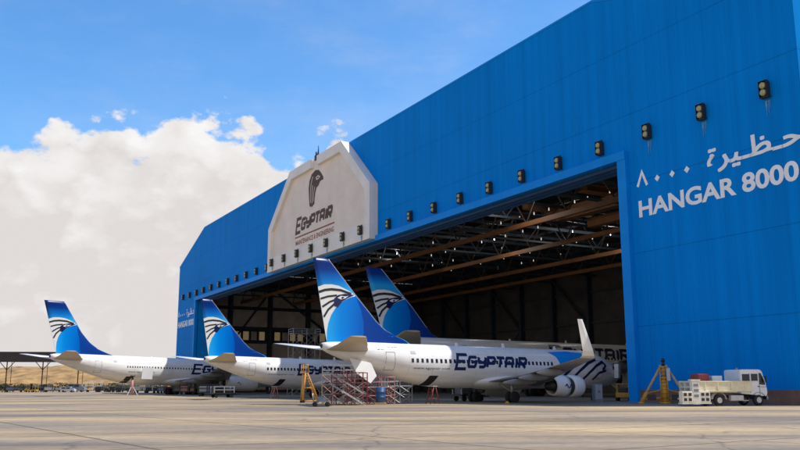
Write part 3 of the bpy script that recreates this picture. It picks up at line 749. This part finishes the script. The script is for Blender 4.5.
    lay += [(earclip([tr(p) for p in eye_p]), .036, 3), (earclip([tr(p) for p in eyew]), .044, 0), (earclip([tr(p) for p in pup]), .052, 3)]
    for sg in (-1, 1):
        conform(lay, lambda x, z, off: Vector((FX(x), sg*(half(x, z)*S + off*S), z*S)), .35, emm, 'emblem', fo)
    # windows, doors, lettering on the right-hand side
    hw, hh2 = (.13, .18) if S < 1.1 else (.085, .115)
    for i in range(nwin):
        xl = w0 + i*((w1 - w0)/(nwin - 1))
        poly = [[Vector((xl - hw, 3.84 - hh2)), Vector((xl + hw, 3.84 - hh2)), Vector((xl + hw, 3.84 + hh2)), Vector((xl - hw, 3.84 + hh2))]]
        conform([(poly, .012, 0)], skr, .3, [M['cabin_glass']], 'window', fus)
    def outline(x0, x1, z0, z1, nm, wd=.05):
        lay = [(stroke2(p, wd), .012 + .002*i, 0) for i, p in enumerate(([(x0, z0), (x0, z1)], [(x1, z0), (x1, z1)], [(x0, z0), (x1, z0)], [(x0, z1), (x1, z1)]))]
        conform(lay, skr, .4, [M['chalk_dark']], nm, fus)
    outline(-12.5, -11.6, 2.95, 4.55, 'door'); outline(14.1, 15.0, 2.45, 4.3, 'door')
    # open hold door: flat dark patch painted for the shade inside
    conform([([[Vector((-8.2, 1.62)), Vector((-7.25, 1.62)), Vector((-6.85, 2.5)), Vector((-7.8, 2.5))]], .02, 0)], skr, .25, [M['dark']], 'cargo_door', fus)
    if title:
        lay = [(q, .014 + .003*i, 0) for i, q in enumerate(title_polys(tx, tz, 9.0, 1.62, .29, .26))]
        conform(lay, skr, .3, [M['navy']], 'lettering', fus)
        conform([(fit_polys(text_polys('www.egyptair.com', 1), w0 + .1, w0 + 4.1, 3.0, 3.26), .014, 0)], skr, .3, [M['navy']], 'lettering', fus)
        if S < 1.1: conform([(fit_polys(text_polys('SU-GEE', 1, bold=.02), -13.3, -11.2, 4.72, 5.02), .014, 0)], skr, .3, [M['navy']], 'lettering', fus)
        conform([([[Vector((-9.9, 4.42)), Vector((-9.35, 4.42)), Vector((-9.35, 4.72)), Vector((-9.9, 4.72))]], .014, 0)], skr, .3, [M['chalk_dark']], 'marking', fus)
    # cockpit glazing
    conform([(earclip([(17.1, 3.75), (18.1, 3.75), (18.35, 3.55), (18.2, 3.35), (17.0, 3.4)]), .015, 0)], skr, .2, [M['glass']], 'cockpit_window', fus)
    # blade aerials and tail-cone outlet
    for xl, hh in ((2.8, .42), (10, .35), (-3.2, .3)):
        zc, ry, rz = sec(np.float64(19.5 - xl)); zt = (zc + rz)*S - .03
        b = MB(); b.prism([(FX(xl), -.03, zt), (FX(xl) - .42, -.03, zt), (FX(xl) - .40, -.03, zt + hh), (FX(xl) - .2, -.03, zt + hh)], (0, .06, 0)); b.build('antenna', M['white'], fus)
    b = MB(); b.cyl((X(37.85), 0, 4.95*S), (X(37.98), 0, 4.96*S), .2*S, .16*S, n=14); b.build('tail_outlet', M['dark'], fus)
    return root, fus, skr, X
M['emb_white'] = mat('livery_white', (.80, .80, .78), .3)
M['edge'] = mat('bare_leading_edge', (.55, .58, .62), .35, .3)
M['chalk_dark'] = mat('grey_marking', (.30, .31, .34), .5)
p1, fus1, skr1, X1 = airliner('airliner', (8.26, 85.25, 0), .9695, 'nearest white twin-jet airliner with upturned winglet and falcon eye tail, nose in the hangar mouth', cowl_open=True)
# details only this one shows: blue swirls on the forward fuselage, a hatch hanging below the tail, an open nose panel
lay = [(earclip([(7.6, 5.05), (8.4, 4.55), (8.7, 3.75), (10.6, 3.9), (12.2, 4.5), (12.6, 5.05), (10.5, 5.2)]), .014, 0)]
for i, (pl, wd) in enumerate((([(9.2, 2.6), (10.2, 3.4), (11.6, 4.2), (13.0, 4.6)], .34), ([(10.4, 2.3), (11.5, 3.2), (12.8, 4.0), (14.2, 4.45)], .30), ([(12.0, 2.2), (12.9, 3.0), (14.0, 3.75), (15.2, 4.2), (15.6, 3.8), (15.0, 3.3)], .28), ([(13.6, 2.3), (14.4, 3.0), (15.6, 3.3)], .24))):
    lay.append((stroke2(pl, wd), .018 + .004*i, 1))
conform(lay, skr1, .3, [M['trimblue'], M['navy']], 'marking', fus1)
b = MB(); b.prism([(X1(33.4), -.9, 3.55), (X1(35.6), -.9, 3.9), (X1(35.0), -1.15, 2.6), (X1(33.6), -1.2, 1.75), (X1(32.9), -1.1, 2.4)], (.0, -.08, .02)); b.build('access_panel', M['white'], fus1)
b = MB(); b.prism([(X1(1.7), -1.22, 2.5), (X1(2.3), -1.42, 2.5), (X1(2.3), -1.5, 4.0), (X1(1.7), -1.3, 4.0)], (.1, -.5, 0)); b.build('access_panel', M['white'], fus1)
# second narrow one: a copy of the first without those details
p2 = copy_tree(p1); p2.location = (-11.6, 123.5, 0); p2.rotation_euler = (0, .012, PI/2 - .85)
p2['label'] = 'smaller white airliner half inside the hangar at its left, behind the orange stair stand'
for ch in [c for c in p2.children if c.name.startswith('fuselage')]:
    for g in list(ch.children):
        if g.name.startswith('access_panel') or (g.name.startswith('marking') and len(g.data.vertices) > 30): bpy.data.objects.remove(g)
p3, fus3, skr3, X3 = airliner('airliner', (-47.6, 182.0, 0), .75, 'farthest left airliner, large wide-body, its tail out on the open apron before the pale sky', S=1.4, MID=5, fin=FIN_WIDE, winglet=False, pitch=.016, nwin=48, w0=-7.8, w1=10, tx=1.4)
b = MB(); b.prism([(X3(23.6), -2.78, 3.0), (X3(25.2), -2.75, 3.0), (X3(25.2), -3.0, 5.3), (X3(23.6), -3.05, 5.3)], (.0, -.16, .03)); b.build('cargo_door', M['signwhite'], fus3)
p4, *_ = airliner('airliner', (21.8, 132.2, 0), 1.02, 'wide-body airliner in shade inside the hangar, mostly hidden behind the nearest airliner', S=1.52, MID=5, fin=FIN_TALL, winglet=False, pitch=.006, nwin=48, tx=-0.4, tz=3.5)

# ================================================================== GROUND EQUIPMENT
def wheel(parent, x, y, r, wd, n=18, rim=True):
    b = MB(); rr = [[(x + r*q*math.cos(2*PI*j/n), y + o_, r + r*q*math.sin(2*PI*j/n)) for j in range(n)] for o_, q in ((-wd/2, .5), (-wd/2, .9), (-wd*.3, 1), (wd*.3, 1), (wd/2, .9), (wd/2, .5))]
    b.loft(rr); o = b.build('wheel', M['tyre'], parent)
    if rim:
        b = MB(); b.cyl((x, y - wd/2 - .01, r), (x, y + wd/2 + .01, r), r*.5, n=14); b.build('rim', M['chalk'], o)
    return o
# white service truck: X forward
tk = thing('service_truck', gp(722, 68.2), R(14), 'white crew cab truck with cream drop side and rear step rack by the blue wall', 'truck')
b = MB(); b.box((.1, 0, .72), (6.2, .9, .22)); b.box((-1.0, -.75, .62), (1.0, .35, .42)); b.build('chassis', M['black'], tk)
b = MB(); sec_ = [(.92, .95), (.92, 2.7), (1.05, 2.8), (2.72, 2.8), (2.92, 2.66), (3.2, 1.75), (3.26, 1.1), (3.24, .75), (2.9, .75)]
b.prism([(x, -1.05, z) for x, z in sec_], (0, 2.1, 0)); bmesh.ops.bevel(b.bm, geom=[e for e in b.bm.edges], offset=.05, segments=2, affect='EDGES')
cab = b.build('cab', M['cabwhite'], tk)
for pts in ([(1.08, 1.92), (1.08, 2.44), (1.70, 2.44), (1.70, 1.92)], [(1.88, 1.92), (1.88, 2.46), (2.46, 2.46), (2.46, 1.92)]):
    b = MB(); b.prism([(x, -1.062, z) for x, z in pts], (0, -.02, 0)); b.build('window', M['glass'], cab)
b = MB(); b.prism([(2.58, -1.062, 1.65), (2.58, -1.062, 2.52), (2.76, -1.062, 2.52), (3.08, -1.062, 1.8), (3.08, -1.062, 1.6)], (0, -.02, 0)); b.build('window', M['glass'], cab)
b = MB(); b.prism([(2.95, -.9, 2.58), (2.95, .9, 2.58), (3.19, .9, 1.82), (3.19, -.9, 1.82)], (.03, 0, .012)); b.build('windscreen', M['glass'], cab)
b = MB(); b.box((3.04, -1.3, 2.05), (.12, .1, .5)); b.cyl((2.98, -1.05, 2.25), (3.04, -1.3, 2.25), .025); b.build('mirror', M['black'], cab)
b = MB(); b.box((2.58, -1.064, 1.35), (.025, .02, 1.0)); b.box((1.74, -1.064, 1.75), (.03, .02, 1.5)); b.box((2.85, -1.064, 1.45), (.7, .02, .03)); b.build('door_seam', M['teal'], cab)
b = MB(); b.box((-.55, -1.13, 1.50), (4.75, .07, .82), bev=.02); b.box((-.55, -1.18, 1.86), (4.75, .06, .07)); b.box((-.55, -1.18, 1.14), (4.75, .06, .07))
for x in (-2.3, -1.2, .0, 1.2): b.box((x, -1.185, 1.5), (.09, .05, .66))
b.build('drop_side', M['cream'], tk)
b = MB(); b.box((-.55, 1.12, 1.45), (4.75, .07, .8)); b.box((-1.2, 0, 1.08), (3.5, 2.15, .1)); b.build('load_bed', M['cream'], tk)
b = MB(); b.box((-2.1, -.2, 2.05), (1.0, 1.1, .85), bev=.08); b.box((-1.75, .5, 1.75), (.7, .6, .5)); b.build('red_tank', M['red'], tk)
b = MB(); b.box((-.75, .1, 2.02), (.9, 1.2, .6), bev=.05); b.build('toolbox', M['cabwhite'], tk)
rack = MB()
for y in (-1.05, -.35, .35, 1.05):
    rack.box((-3.05, y, 1.0), (.14, .12, 1.75))
rack.box((-3.05, 0, 1.86), (.2, 2.3, .12)); rack.box((-3.05, 0, 1.45), (.16, 2.3, .1)); rack.box((-3.05, 0, 1.05), (.16, 2.3, .1)); rack.box((-3.1, 0, .55), (.3, 2.5, .14)); rack.box((-3.0, -1.12, 1.3), (.6, .08, .1)); rack.box((-3.0, 0, .35), (.12, 1.5, .3))
rack.build('rear_rack', M['white_dirty'], tk)
for x0 in (-4.05, -2.55):
    st_ = MB()
    st_.box((x0, -1.2, .72), (.9, .5, .84), bev=.04); st_.box((x0, -1.2, .24), (1.0, .56, .1)); st_o = st_.build('step', M['white_dirty'], tk)
    for z in (.52, .9):
        for x in (-.2, .2):
            q_ = MB(); q_.box((x0 + x, -1.455, z), (.26, .04, .22), bev=.01); q_.build('light_recess', M['black'], st_o)
cp = MB(); cp.box((-3.3, -1.28, 1.05), (.62, .35, 1.8), bev=.03); cp.box((-3.3, -1.28, 1.98), (.8, .4, .1)); cp.build('pump_cabinet', M['white_dirty'], tk)
for z in (.8, 1.2, 1.6):
    b = MB(); b.box((-3.3, -1.462, z), (.4, .02, .2)); b.build('panel', M['teal'], tk)
for x in (-1.05, 2.45):
    for y in (-.92, .92): wheel(tk, x, y, .44, .3)
    b = MB(); rr = []
    for o_ in (-1.12, -.72):
        rr.append([(x + .62*math.cos(a), o_, .46 + .58*math.sin(a)) for a in np.linspace(.1, PI - .1, 12)])
    b.loft(rr, closed=False, caps=False); b.build('fender', M['cabwhite'] if x < 0 else M['navy'], tk)
b = MB(); b.box((.5, -.95, .62), (1.1, .3, .38)); b.box((.75, -.98, .42), (1.6, .06, .06)); b.build('side_tank', M['chalk'], tk)
b = MB(); b.box((-2.93, .0, .62), (.03, .5, .14)); b.build('number_plate', M['cream'], tk)
for y in (-.95, .95):
    b = MB(); b.box((-3.17, y, .62), (.06, .3, .14)); b.build('tail_light', M['red'], tk)
b = MB(); b.box((3.28, 0, .62), (.12, 2.0, .3), bev=.03); b.build('bumper', M['chalk_dark'], tk)
for x in (2.5, 1.7):
    b = MB(); b.box((x, -1.075, 1.5), (.16, .03, .05)); b.build('handle', M['black'], cab)
b = MB(); b.cyl((1.6, .3, 2.8), (1.6, .3, 2.94), .1, .08, n=10); b.build('beacon', M['orange'], cab)
for y in (-.8, .8):
    b = MB(); b.box((3.27, y, 1.0), (.06, .34, .2)); b.build('headlight', M['chalk'], tk)

# yellow tripod jack at the wall
tj = thing('tripod_jack', gp(664, 77), R(-20), 'orange aircraft tripod jack with tan legs standing against the blue wall', 'jack')
def bar(b, p, q, r=.05, n=6): b.cyl(p, q, r, n=n)
b = MB(); b.cyl((0, 0, .1), (0, 0, 2.2), .34, .30, n=16); b.cyl((0, 0, 2.2), (0, 0, 3.3), .2, .19, n=14); b.cyl((0, 0, 2.18), (0, 0, 2.3), .42, n=16); b.cyl((0, 0, .0), (0, 0, .14), .55, n=16)
b.build('column', M['orange'], tj)
b = MB(); b.cyl((0, 0, 3.3), (0, 0, 3.75), .13, n=12); b.cyl((0, 0, 3.7), (0, 0, 3.98), .2, .12, n=12); b.build('ram', M['black'], tj)
b = MB(); b.cyl((-.3, -.3, 0), (-.3, -.3, 3.4), .04)
b.cyl((.3, -.36, 0), (.3, -.36, 3.4), .04)
for k in range(10): b.cyl((-.3, -.33, .3 + k*.32), (.3, -.33, .3 + k*.32), .03)
b.build('ladder', M['yellow'], tj)
for a in (R(200), R(-12), R(95)):
    dx, dy = math.cos(a), math.sin(a)
    b = MB(); b.cyl((dx*.2, dy*.2, 3.35), (dx*1.95, dy*1.95, .42), .11, .12, n=8); leg = b.build('leg', M['tan'], tj)
    b = MB(); b.cyl((dx*1.62, dy*1.62, .95), (dx*2.12, dy*2.12, .12), .18, .17, n=8); b.cyl((dx*2.12, dy*2.12, 0), (dx*2.12, dy*2.12, .14), .3, n=12); b.build('foot', M['orange'], leg)
    b = MB(); b.cyl((dx*.3, dy*.3, .5), (dx*1.95, dy*1.95, .38), .07, n=6); b.cyl((dx*.3, dy*.3, 1.2), (dx*1.6, dy*1.6, .9), .05, n=6); b.build('strut', M['yellow'], leg)
b = MB(); b.box((.42, -.36, 2.55), (.3, .2, 1.1)); b.build('hydraulic_tank', M['chalk'], tj)
for x in (-1.1, .95):
    b = MB(); b.box((x, -.55, .55), (.7, .4, .5)); b.build('pump_box', M['black'], tj)

# small tow tractor builder (X forward)
def tug(loc, rz, m, label, L_=2.8, H_=1.5, cabin=True, group=None, name='tow_tractor'):
    t = thing(name, loc, rz, label, 'tractor', group)
    b = MB(); b.box((0, 0, .62), (L_, 1.4, .5), bev=.06); b.box((L_*.28, 0, .95), (L_*.42, 1.3, .35), bev=.05); b.build('body', m, t)
    if cabin:
        b = MB()
        for x in (-L_*.42, L_*.04):
            for y in (-.6, .6): b.box((x, y, (H_ + .85)/2), (.08, .08, H_ - .85))
        b.box((-L_*.19, 0, H_), (L_*.55, 1.35, .09), bev=.02); cb_ = b.build('cab_frame', m, t)
        b = MB(); b.box((L_*.03, 0, (H_ + .9)/2), (.03, 1.1, H_ - 1.0)); b.build('windscreen', M['glass'], cb_)
    b = MB(); b.box((-L_*.28, 0, .95), (.5, .9, .15)); b.box((-L_*.4, 0, 1.15), (.12, .9, .4)); b.build('seat', M['black'], t)
    for x in (-L_*.3, L_*.3):
        for y in (-.62, .62): wheel(t, x, y, .36, .24, 12, False)
    return t
tug(gp(623, 91), R(70), M['yellow'], 'yellow tow tractor in shade just inside the hangar beside its right jamb', 2.6, 1.75)
cab_ = thing('equipment_cabinet', gp(596.5, 85.5), R(20), 'grey metal equipment cabinet standing on the floor beneath the nearest airliner nose', 'cabinet')
b = MB(); b.box((0, 0, .95), (.85, .6, 1.6), bev=.03); b.box((0, 0, .08), (.8, .55, .14)); b.build('body', M['teal'], cab_)
for x in (-.2, .2):
    b = MB(); b.box((x, -.31, .98), (.36, .03, 1.4)); d_ = b.build('door', M['chalk_dark'], cab_)
    b = MB(); b.box((x - .12*np.sign(x), -.345, 1.0), (.03, .04, .2)); b.build('handle', M['black'], d_)

# lattice dock builder
def dock(loc, rz, w_, d_, h_, m, m2, label, levels=3, name='scaffold_dock', cat='scaffold', ramp_=True, bays=2):
    t = thing(name, loc, rz, label, cat)
    fr_ = MB(); zs = [h_*k/levels for k in range(levels + 1)]
    for i in range(bays + 1):
        x = -w_/2 + w_*i/bays
        for y in (-d_/2, d_/2): fr_.cyl((x, y, 0), (x, y, h_ + .9), .05, n=6)
    for z in zs[1:] + [h_ + .9, h_ + .45]:
        for y in (-d_/2, d_/2): fr_.cyl((-w_/2, y, z), (w_/2, y, z), .04, n=6)
        for x in (-w_/2, w_/2): fr_.cyl((x, -d_/2, z), (x, d_/2, z), .04, n=6)
    fr_.build('frame', m, t)
    for y in (-d_/2 - .03, d_/2 + .03):
        br_ = MB()
        for i in range(bays):
            xa, xb = -w_/2 + w_*i/bays, -w_/2 + w_*(i+1)/bays
            for za, zb in zip(zs, zs[1:]): br_.cyl((xa, y, za), (xb, y, zb), .035, n=5); br_.cyl((xb, y, za), (xa, y, zb), .035, n=5)
        br_.build('brace', m2, t)
    for z in zs[1:]:
        p_ = MB(); p_.box((0, 0, z + .03), (w_ - .1, d_ - .1, .05)); p_.build('platform', M['grey_metal'], t)
    if ramp_:
        s_ = MB()
        for y in (-d_/2 - .35, -d_/2 - .85):
            s_.cyl((w_/2 + .2, y, .1), (-w_/2, y, h_), .05, n=6); s_.cyl((w_/2 + .2, y, 1.0), (-w_/2, y, h_ + .9), .03, n=6)
        for k in range(10):
            u = (k + .5)/10; s_.box((w_/2 + .2 - u*(w_ + .2), -d_/2 - .6, .1 + u*(h_ - .1)), (.24, .5, .03))
        s_.build('stair', m2, t)
    return t
dock(gp(349, 75), R(-12), 2.8, 1.5, 1.85, M['red'], M['silver'], 'red and white tubular work platform with stair under the nearest airliner tail', 2)
dock(gp(378, 78), R(20), 2.6, 1.4, 1.5, M['pink'], M['red'], 'low red lattice platform beside the blue drum under the nearest airliner', 2, ramp_=False)
dock(gp(303, 165), R(25), 5.4, 3.0, 11.6, M['silver'], M['silver'], 'tall grey scaffold tower deep in the hangar behind the smaller airliner', 5, ramp_=False)
dock(gp(338, 80), R(5), 3.0, 1.8, 2.6, M['silver'], M['pink'], 'grey scaffold with faded red braces behind the red and white platform', 3, ramp_=False, bays=3)
dock(gp(362, 86), R(-8), 3.6, 1.6, 2.3, M['pink'], M['red'], 'dull red three bay scaffold behind the low red platform', 3, ramp_=False, bays=3)
dock(gp(398, 84), R(12), 2.4, 1.4, 1.6, M['silver'], M['silver'], 'low grey scaffold right of the blue drum under the aft fuselage', 2, ramp_=False)
# orange stair stand left of the nearest tail
t = thing('stair_stand', gp(309, 86), R(200), 'orange wheeled stair stand with leaning ladder in front of the smaller airliner', 'stairs')
b = MB()
for y in (-.45, .45):
    b.cyl((-.85, y, .15), (.35, y, 2.9), .07); b.cyl((.75, y, .15), (.55, y, 2.9), .07); b.cyl((-.85, y, .2), (.8, y, .2), .06); b.cyl((-.3, y, 1.45), (.65, y, 1.45), .05); b.cyl((.3, y, 2.85), (.3, y, 3.75), .04); b.cyl((.75, y, 2.85), (.75, y, 3.75), .04); b.cyl((.3, y, 3.7), (.75, y, 3.7), .04)
b.build('frame', M['orange'], t)
b = MB()
for k in range(11):
    u = (k + .5)/11; b.box((-.85 + u*1.2, 0, .15 + u*2.75), (.26, .86, .05))
b.build('steps', M['tan'], t)
b = MB(); b.box((.52, 0, 2.92), (.7, 1.0, .07)); b.box((.66, 0, 1.5), (.05, .8, 2.5)); b.build('platform', M['orange'], t)
for x in (-.75, .7):
    for y in (-.5, .5): wheel(t, x, y, .15, .08, 10, False)
# small grey cart right of it
t = thing('tool_cart', gp(321, 69), R(10), 'small dark flat cart on the sunlit apron beside the orange stair stand', 'cart')
b = MB(); b.box((0, 0, .42), (1.3, .7, .08)); b.box((0, 0, .62), (.7, .5, .3)); b.build('deck', M['teal'], t)
b = MB(); b.cyl((-.62, -.3, .45), (-.72, -.3, 1.05), .03); b.cyl((-.62, .3, .45), (-.72, .3, 1.05), .03); b.cyl((-.72, -.3, 1.05), (-.72, .3, 1.05), .03); b.build('handle', M['silver'], t)
for x in (-.5, .5):
    for y in (-.3, .3): wheel(t, x, y, .19, .09, 12, False)
# blue drum on a stand
t = thing('drum', gp(380, 76.5), 0, 'upright blue drum under the nearest airliner aft fuselage', 'drum')
b = MB(); rr = [[(r*math.cos(2*PI*j/20), r*math.sin(2*PI*j/20), z) for j in range(20)] for z, r in ((.2, .40), (.22, .43), (.6, .43), (.62, .46), (.66, .46), (.68, .43), (1.05, .43), (1.07, .46), (1.11, .46), (1.13, .43), (1.5, .43), (1.52, .40))]
b.loft(rr); b.build('body', M['blue'], t)
b = MB(); b.cyl((.15, .1, 1.5), (.15, .1, 1.58), .06); b.cyl((-.2, 0, 1.5), (-.2, 0, 1.75), .03); b.build('cap', M['black'], t)
b = MB(); b.box((0, 0, .1), (1.0, 1.0, .18)); b.build('pallet', M['tan'], t)
# ladder stands under the open hold doors
def hold_steps(loc, rz, label, m):
    t = thing('hold_stand', loc, rz, label, 'ladder', 'ladder stands under the open hold doors')
    b = MB()
    for y in (-.3, .3): b.cyl((-.55, y, 0), (-.1, y, 1.55), .045); b.cyl((.55, y, 0), (.1, y, 1.55), .045); b.cyl((-.4, y, .5), (.4, y, .5), .03)
    for k in range(5): b.box((-.5 + k*.085, 0, .2 + k*.28), (.14, .6, .04))
    b.build('frame', m, t)
    b = MB(); b.box((0, 0, 1.58), (.6, .75, .06)); b.build('platform', M['chalk'], t)
    return t
hold_steps(gp(432, 78.5), R(40), 'red and white ladder stand under the open hold door of the nearest airliner', M['red'])
hold_steps(gp(274, 116), R(40), 'faded red ladder stand under the smaller airliner hold door', M['pink'])
# tail support post under the far left airliner
t = thing('tail_stand', gp(131.5, 160), 0, 'pale red and white tail support post under the far left airliner', 'stand')
b = MB(); b.cyl((0, 0, .2), (0, 0, 2.9), .28, .22, n=12); b.build('post', M['pink'], t)
b = MB(); b.cyl((0, 0, 2.9), (0, 0, 3.5), .18, n=10); b.cyl((0, 0, 3.5), (0, 0, 3.7), .45, n=10); b.build('ram', M['black'], t)
for a in (0, 2.1, 4.2):
    b = MB(); b.cyl((.2*math.cos(a), .2*math.sin(a), 1.6), (1.1*math.cos(a), 1.1*math.sin(a), .1), .08, n=6); b.build('leg', M['chalk'], t)

# ------------------------------------------------------------------ far row on the left: canopy, shrubs and ground equipment
cn = thing('canopy', gp(20, 300), R(4), 'long dark flat-roofed canopy on thin braced posts at the far left edge of the apron', 'canopy')
b = MB(); b.prism([(-60, -7, 10.4), (-60, 7, 13.0), (-60, 7, 13.7), (-60, -7, 13.9)], (85, 0, -.4)); b.build('roof', M['canopy'], cn)
for k in range(7):
    x = -54 + k*12.2
    b = MB(); b.cyl((x, 0, 0), (x, 0, 11.6), .2, n=8); po = b.build('post', M['canopy_top'], cn)
    for dx in (3.4, -3.4):
        b = MB(); b.cyl((x, 0, 7.6), (x + dx, 0, 11.4), .13, n=6); b.build('brace', M['canopy_top'], po)
    b = MB(); b.cyl((x + 1.6, 0, 0), (x + 1.6, 0, 11.4), .1, n=6); b.build('downpipe', M['canopy_top'], po)
def shrub(loc, h_, wd, label, seed):
    t = thing('shrub', loc, 0, label, 'shrub', 'dusty shrubs along the far apron edge')
    rn = random.Random(seed)
    b = MB()
    for k in range(6):
        a = rn.uniform(0, 6.28); b.cyl((0, 0, 0), (math.cos(a)*wd*.35, math.sin(a)*wd*.35, h_*.7), .08, .03, n=5)
    b.build('stem', M['bark'], t)
    b = MB()
    for k in range(420):
        u = rn.uniform(-1, 1); a = rn.uniform(0, 6.28); r = rn.random()**.4
        c = Vector((math.cos(a)*math.sqrt(1 - u*u)*wd*.55*r, math.sin(a)*math.sqrt(1 - u*u)*wd*.55*r, h_*.55 + u*h_*.45*r + .15*rn.random()))
        c.x += .25*wd*math.sin(c.z*2 + seed)
        s = rn.uniform(.12, .3); d1 = Vector((rn.uniform(-1, 1), rn.uniform(-1, 1), rn.uniform(-1, 1))).normalized()*s; d2 = d1.orthogonal().normalized()*s*.6
        b.face([c - d1, c + d2, c + d1, c - d2])
    b.build('foliage', M['shrub'], t)
for i, (px, dp, hh, wd, lb) in enumerate([(6, 308, 3.0, 5, 'dark shrub at the left edge of the picture below the canopy'), (20, 312, 2.6, 5.5, 'low spreading dark shrub left of the yellow tractor below the canopy'), (43, 310, 2.8, 5, 'dark shrub directly right of the yellow tractor'), (62, 308, 3.4, 6, 'largest dark shrub of the row, beside the white van'), (116, 300, 3.0, 5, 'dark shrub behind the pale tail support post'), (158, 290, 3.0, 6, 'dark shrub under the far left airliner wing root')]):
    shrub(gp(px, dp), hh, wd, lb, i + 1)
def van(loc, rz, m, label, L_=5.2, H_=2.3, name='van'):
    t = thing(name, loc, rz, label, 'van')
    b = MB(); pr = [(-L_/2, .35), (-L_/2, H_), (L_*.22, H_), (L_*.36, H_*.62), (L_/2, H_*.55), (L_/2, .35)]
    b.prism([(x, -.95, z) for x, z in pr], (0, 1.9, 0)); bmesh.ops.bevel(b.bm, geom=b.bm.edges[:], offset=.07, segments=2, affect='EDGES'); bd = b.build('body', m, t)
    for x0, x1 in ((-L_*.42, -L_*.15), (-L_*.1, L_*.17)):
        b = MB(); b.box(((x0 + x1)/2, -.97, H_*.76), (x1 - x0, .03, H_*.26)); b.build('window', M['glass'], bd)
    b = MB(); b.prism([(L_*.24, -.8, H_*.95), (L_*.24, .8, H_*.95), (L_*.355, .8, H_*.66), (L_*.355, -.8, H_*.66)], (.04, 0, .03)); b.build('windscreen', M['glass'], bd)
    for x in (-L_*.3, L_*.3):
        for y in (-.85, .85): wheel(t, x, y, .36, .22, 12, False)
    return t
tug(gp(31, 292), R(160), M['yellow'], 'yellow tow tractor parked below the far canopy', 5.0, 2.9)
van(gp(76, 300), R(8), M['teal'], 'dark grey van parked beside the largest shrub at the far apron edge', 5.6, 2.8)
van(gp(68, 285), R(0), M['chalk'], 'low white van parked before the largest shrub under the far left tail', 4.6, 1.8)
tug(gp(109, 290), R(20), M['orange'], 'orange tow tractor parked under the far left airliner rear fuselage', 4.6, 3.0)
def dolly(loc, rz, m, label, h_=2.6, L_=5.0, n_=3, load=None):
    t = thing('equipment_dolly', loc, rz, label, 'dolly', 'ground equipment parked along the far apron edge')
    b = MB(); b.box((0, 0, .65), (L_, 1.8, .2)); b.box((L_/2 + .6, 0, .5), (1.2, .1, .1)); b.build('deck', M['black'], t)
    b = MB()
    for i in range(n_ + 1):
        x = -L_/2 + .1 + (L_ - .2)*i/n_
        for y in (-.85, .85): b.box((x, y, (.7 + h_)/2), (.14, .14, h_ - .7))
    for z in (h_, (h_ + .7)/2):
        for y in (-.85, .85): b.box((0, y, z), (L_, .12, .12))
    b.build('frame', m, t)
    if load:
        b = MB(); b.box((-L_*.18, 0, 1.25), (L_*.5, 1.5, 1.0), bev=.06); b.box((L_*.28, .1, 1.05), (L_*.25, 1.2, .6), bev=.05); b.build('load', load, t)
    for x in (-L_*.36, L_*.36):
        for y in (-.75, .75): wheel(t, x, y, .3, .2, 10, False)
    return t
dolly(gp(93, 290), R(5), M['signwhite'], 'open white framed dolly in the far row, the only white frame', 3.4, 5.2, 2)
for (px, dp, m, lo, lb, hh, L_) in ((123, 275, M['teal'], M['black'], 'dark loaded dolly just left of the pale tail support post', 2.4, 5),
        (141, 240, M['chalk'], M['cream'], 'dolly with a cream load just right of the pale tail support post', 2.2, 4.2),
        (152, 235, M['grey_metal'], M['black'], 'grey framed dolly with dark load under the far left airliner engine', 2.4, 4),
        (165, 215, M['black'], M['teal'], 'black framed dolly with grey blue load left of the red loaded dolly', 2.3, 4),
        (172, 205, M['red'], M['red'], 'red loaded dolly under the far left airliner belly', 2.2, 3.4),
        (181, 185, M['teal'], M['chalk_dark'], 'dark grey dolly between the red loaded dolly and the hangar left wall', 2.2, 3.4)):
    dolly(gp(px, dp), R(random.uniform(-15, 25)), m, lb, hh, L_, 2, lo)
rq = random.Random(11)
for k, px in enumerate((-4, 2, 12, 26, 36, 48, 54, 84, 100, 118, 128, 136, 147)):
    shrub(gp(px + rq.uniform(-2, 2), 315 + rq.uniform(-6, 12)), rq.uniform(2.2, 3.4), rq.uniform(4.5, 7), 'low dusty dark shrub in the continuous row along the far apron edge', 40 + k)
for (px, dp, m, lo, lb, hh, L_) in ((14, 296, M['black'], M['teal'], 'black framed dolly by the left canopy post left of the yellow tractor', 2.8, 6),
        (39, 294, M['chalk_dark'], M['black'], 'dark loaded dolly directly right of the yellow tractor', 2.6, 6),
        (52, 292, M['black'], M['chalk'], 'black framed dolly with pale load left of the low white van', 2.6, 6),
        (102, 286, M['teal'], M['canopy'], 'dolly with dark load between the white framed dolly and orange tractor', 2.8, 5),
        (116, 281, M['black'], M['canopy'], 'black framed dolly with dark brown load right of the orange tractor', 2.8, 5),
        (159, 226, M['chalk'], M['black'], 'pale framed dolly with dark load under the far left airliner mid fuselage', 2.4, 3.6),
        (187, 178, M['black'], M['pink'], 'black framed dolly with faded red load against the hangar left wall', 2.2, 3.2),
        (208, 150, M['black'], M['chalk_dark'], 'black dolly in the hangar left doorway under the smaller airliner tail', 2.0, 3.4)):
    dolly(gp(px, dp), R(rq.uniform(-15, 25)), m, lb, hh, L_, 2, lo)
dolly(gp(222, 128), R(30), M['chalk_dark'], 'dark grey framed dolly with dark load under the smaller airliner tail', 1.6, 3.2, 2, M['black'])
dolly(gp(468, 92), R(30), M['grey_metal'], 'low grey dolly in shade under the nearest airliner belly', 1.2, 3.0, 2, M['teal'])
# wheel chocks at the nearest airliner
for (px, dp, lb) in ((506, 79.5, 'yellow wheel chock behind the nearest airliner main wheels'),):
    b = MB(); b.prism([(-.18, -.25, 0), (.18, -.25, 0), (.1, -.25, .2), (-.02, -.25, .22)], (0, .5, 0)); o = b.build('wheel_chock', M['yellow']); o.location = gp(px, dp); tag(o, lb, 'chock')
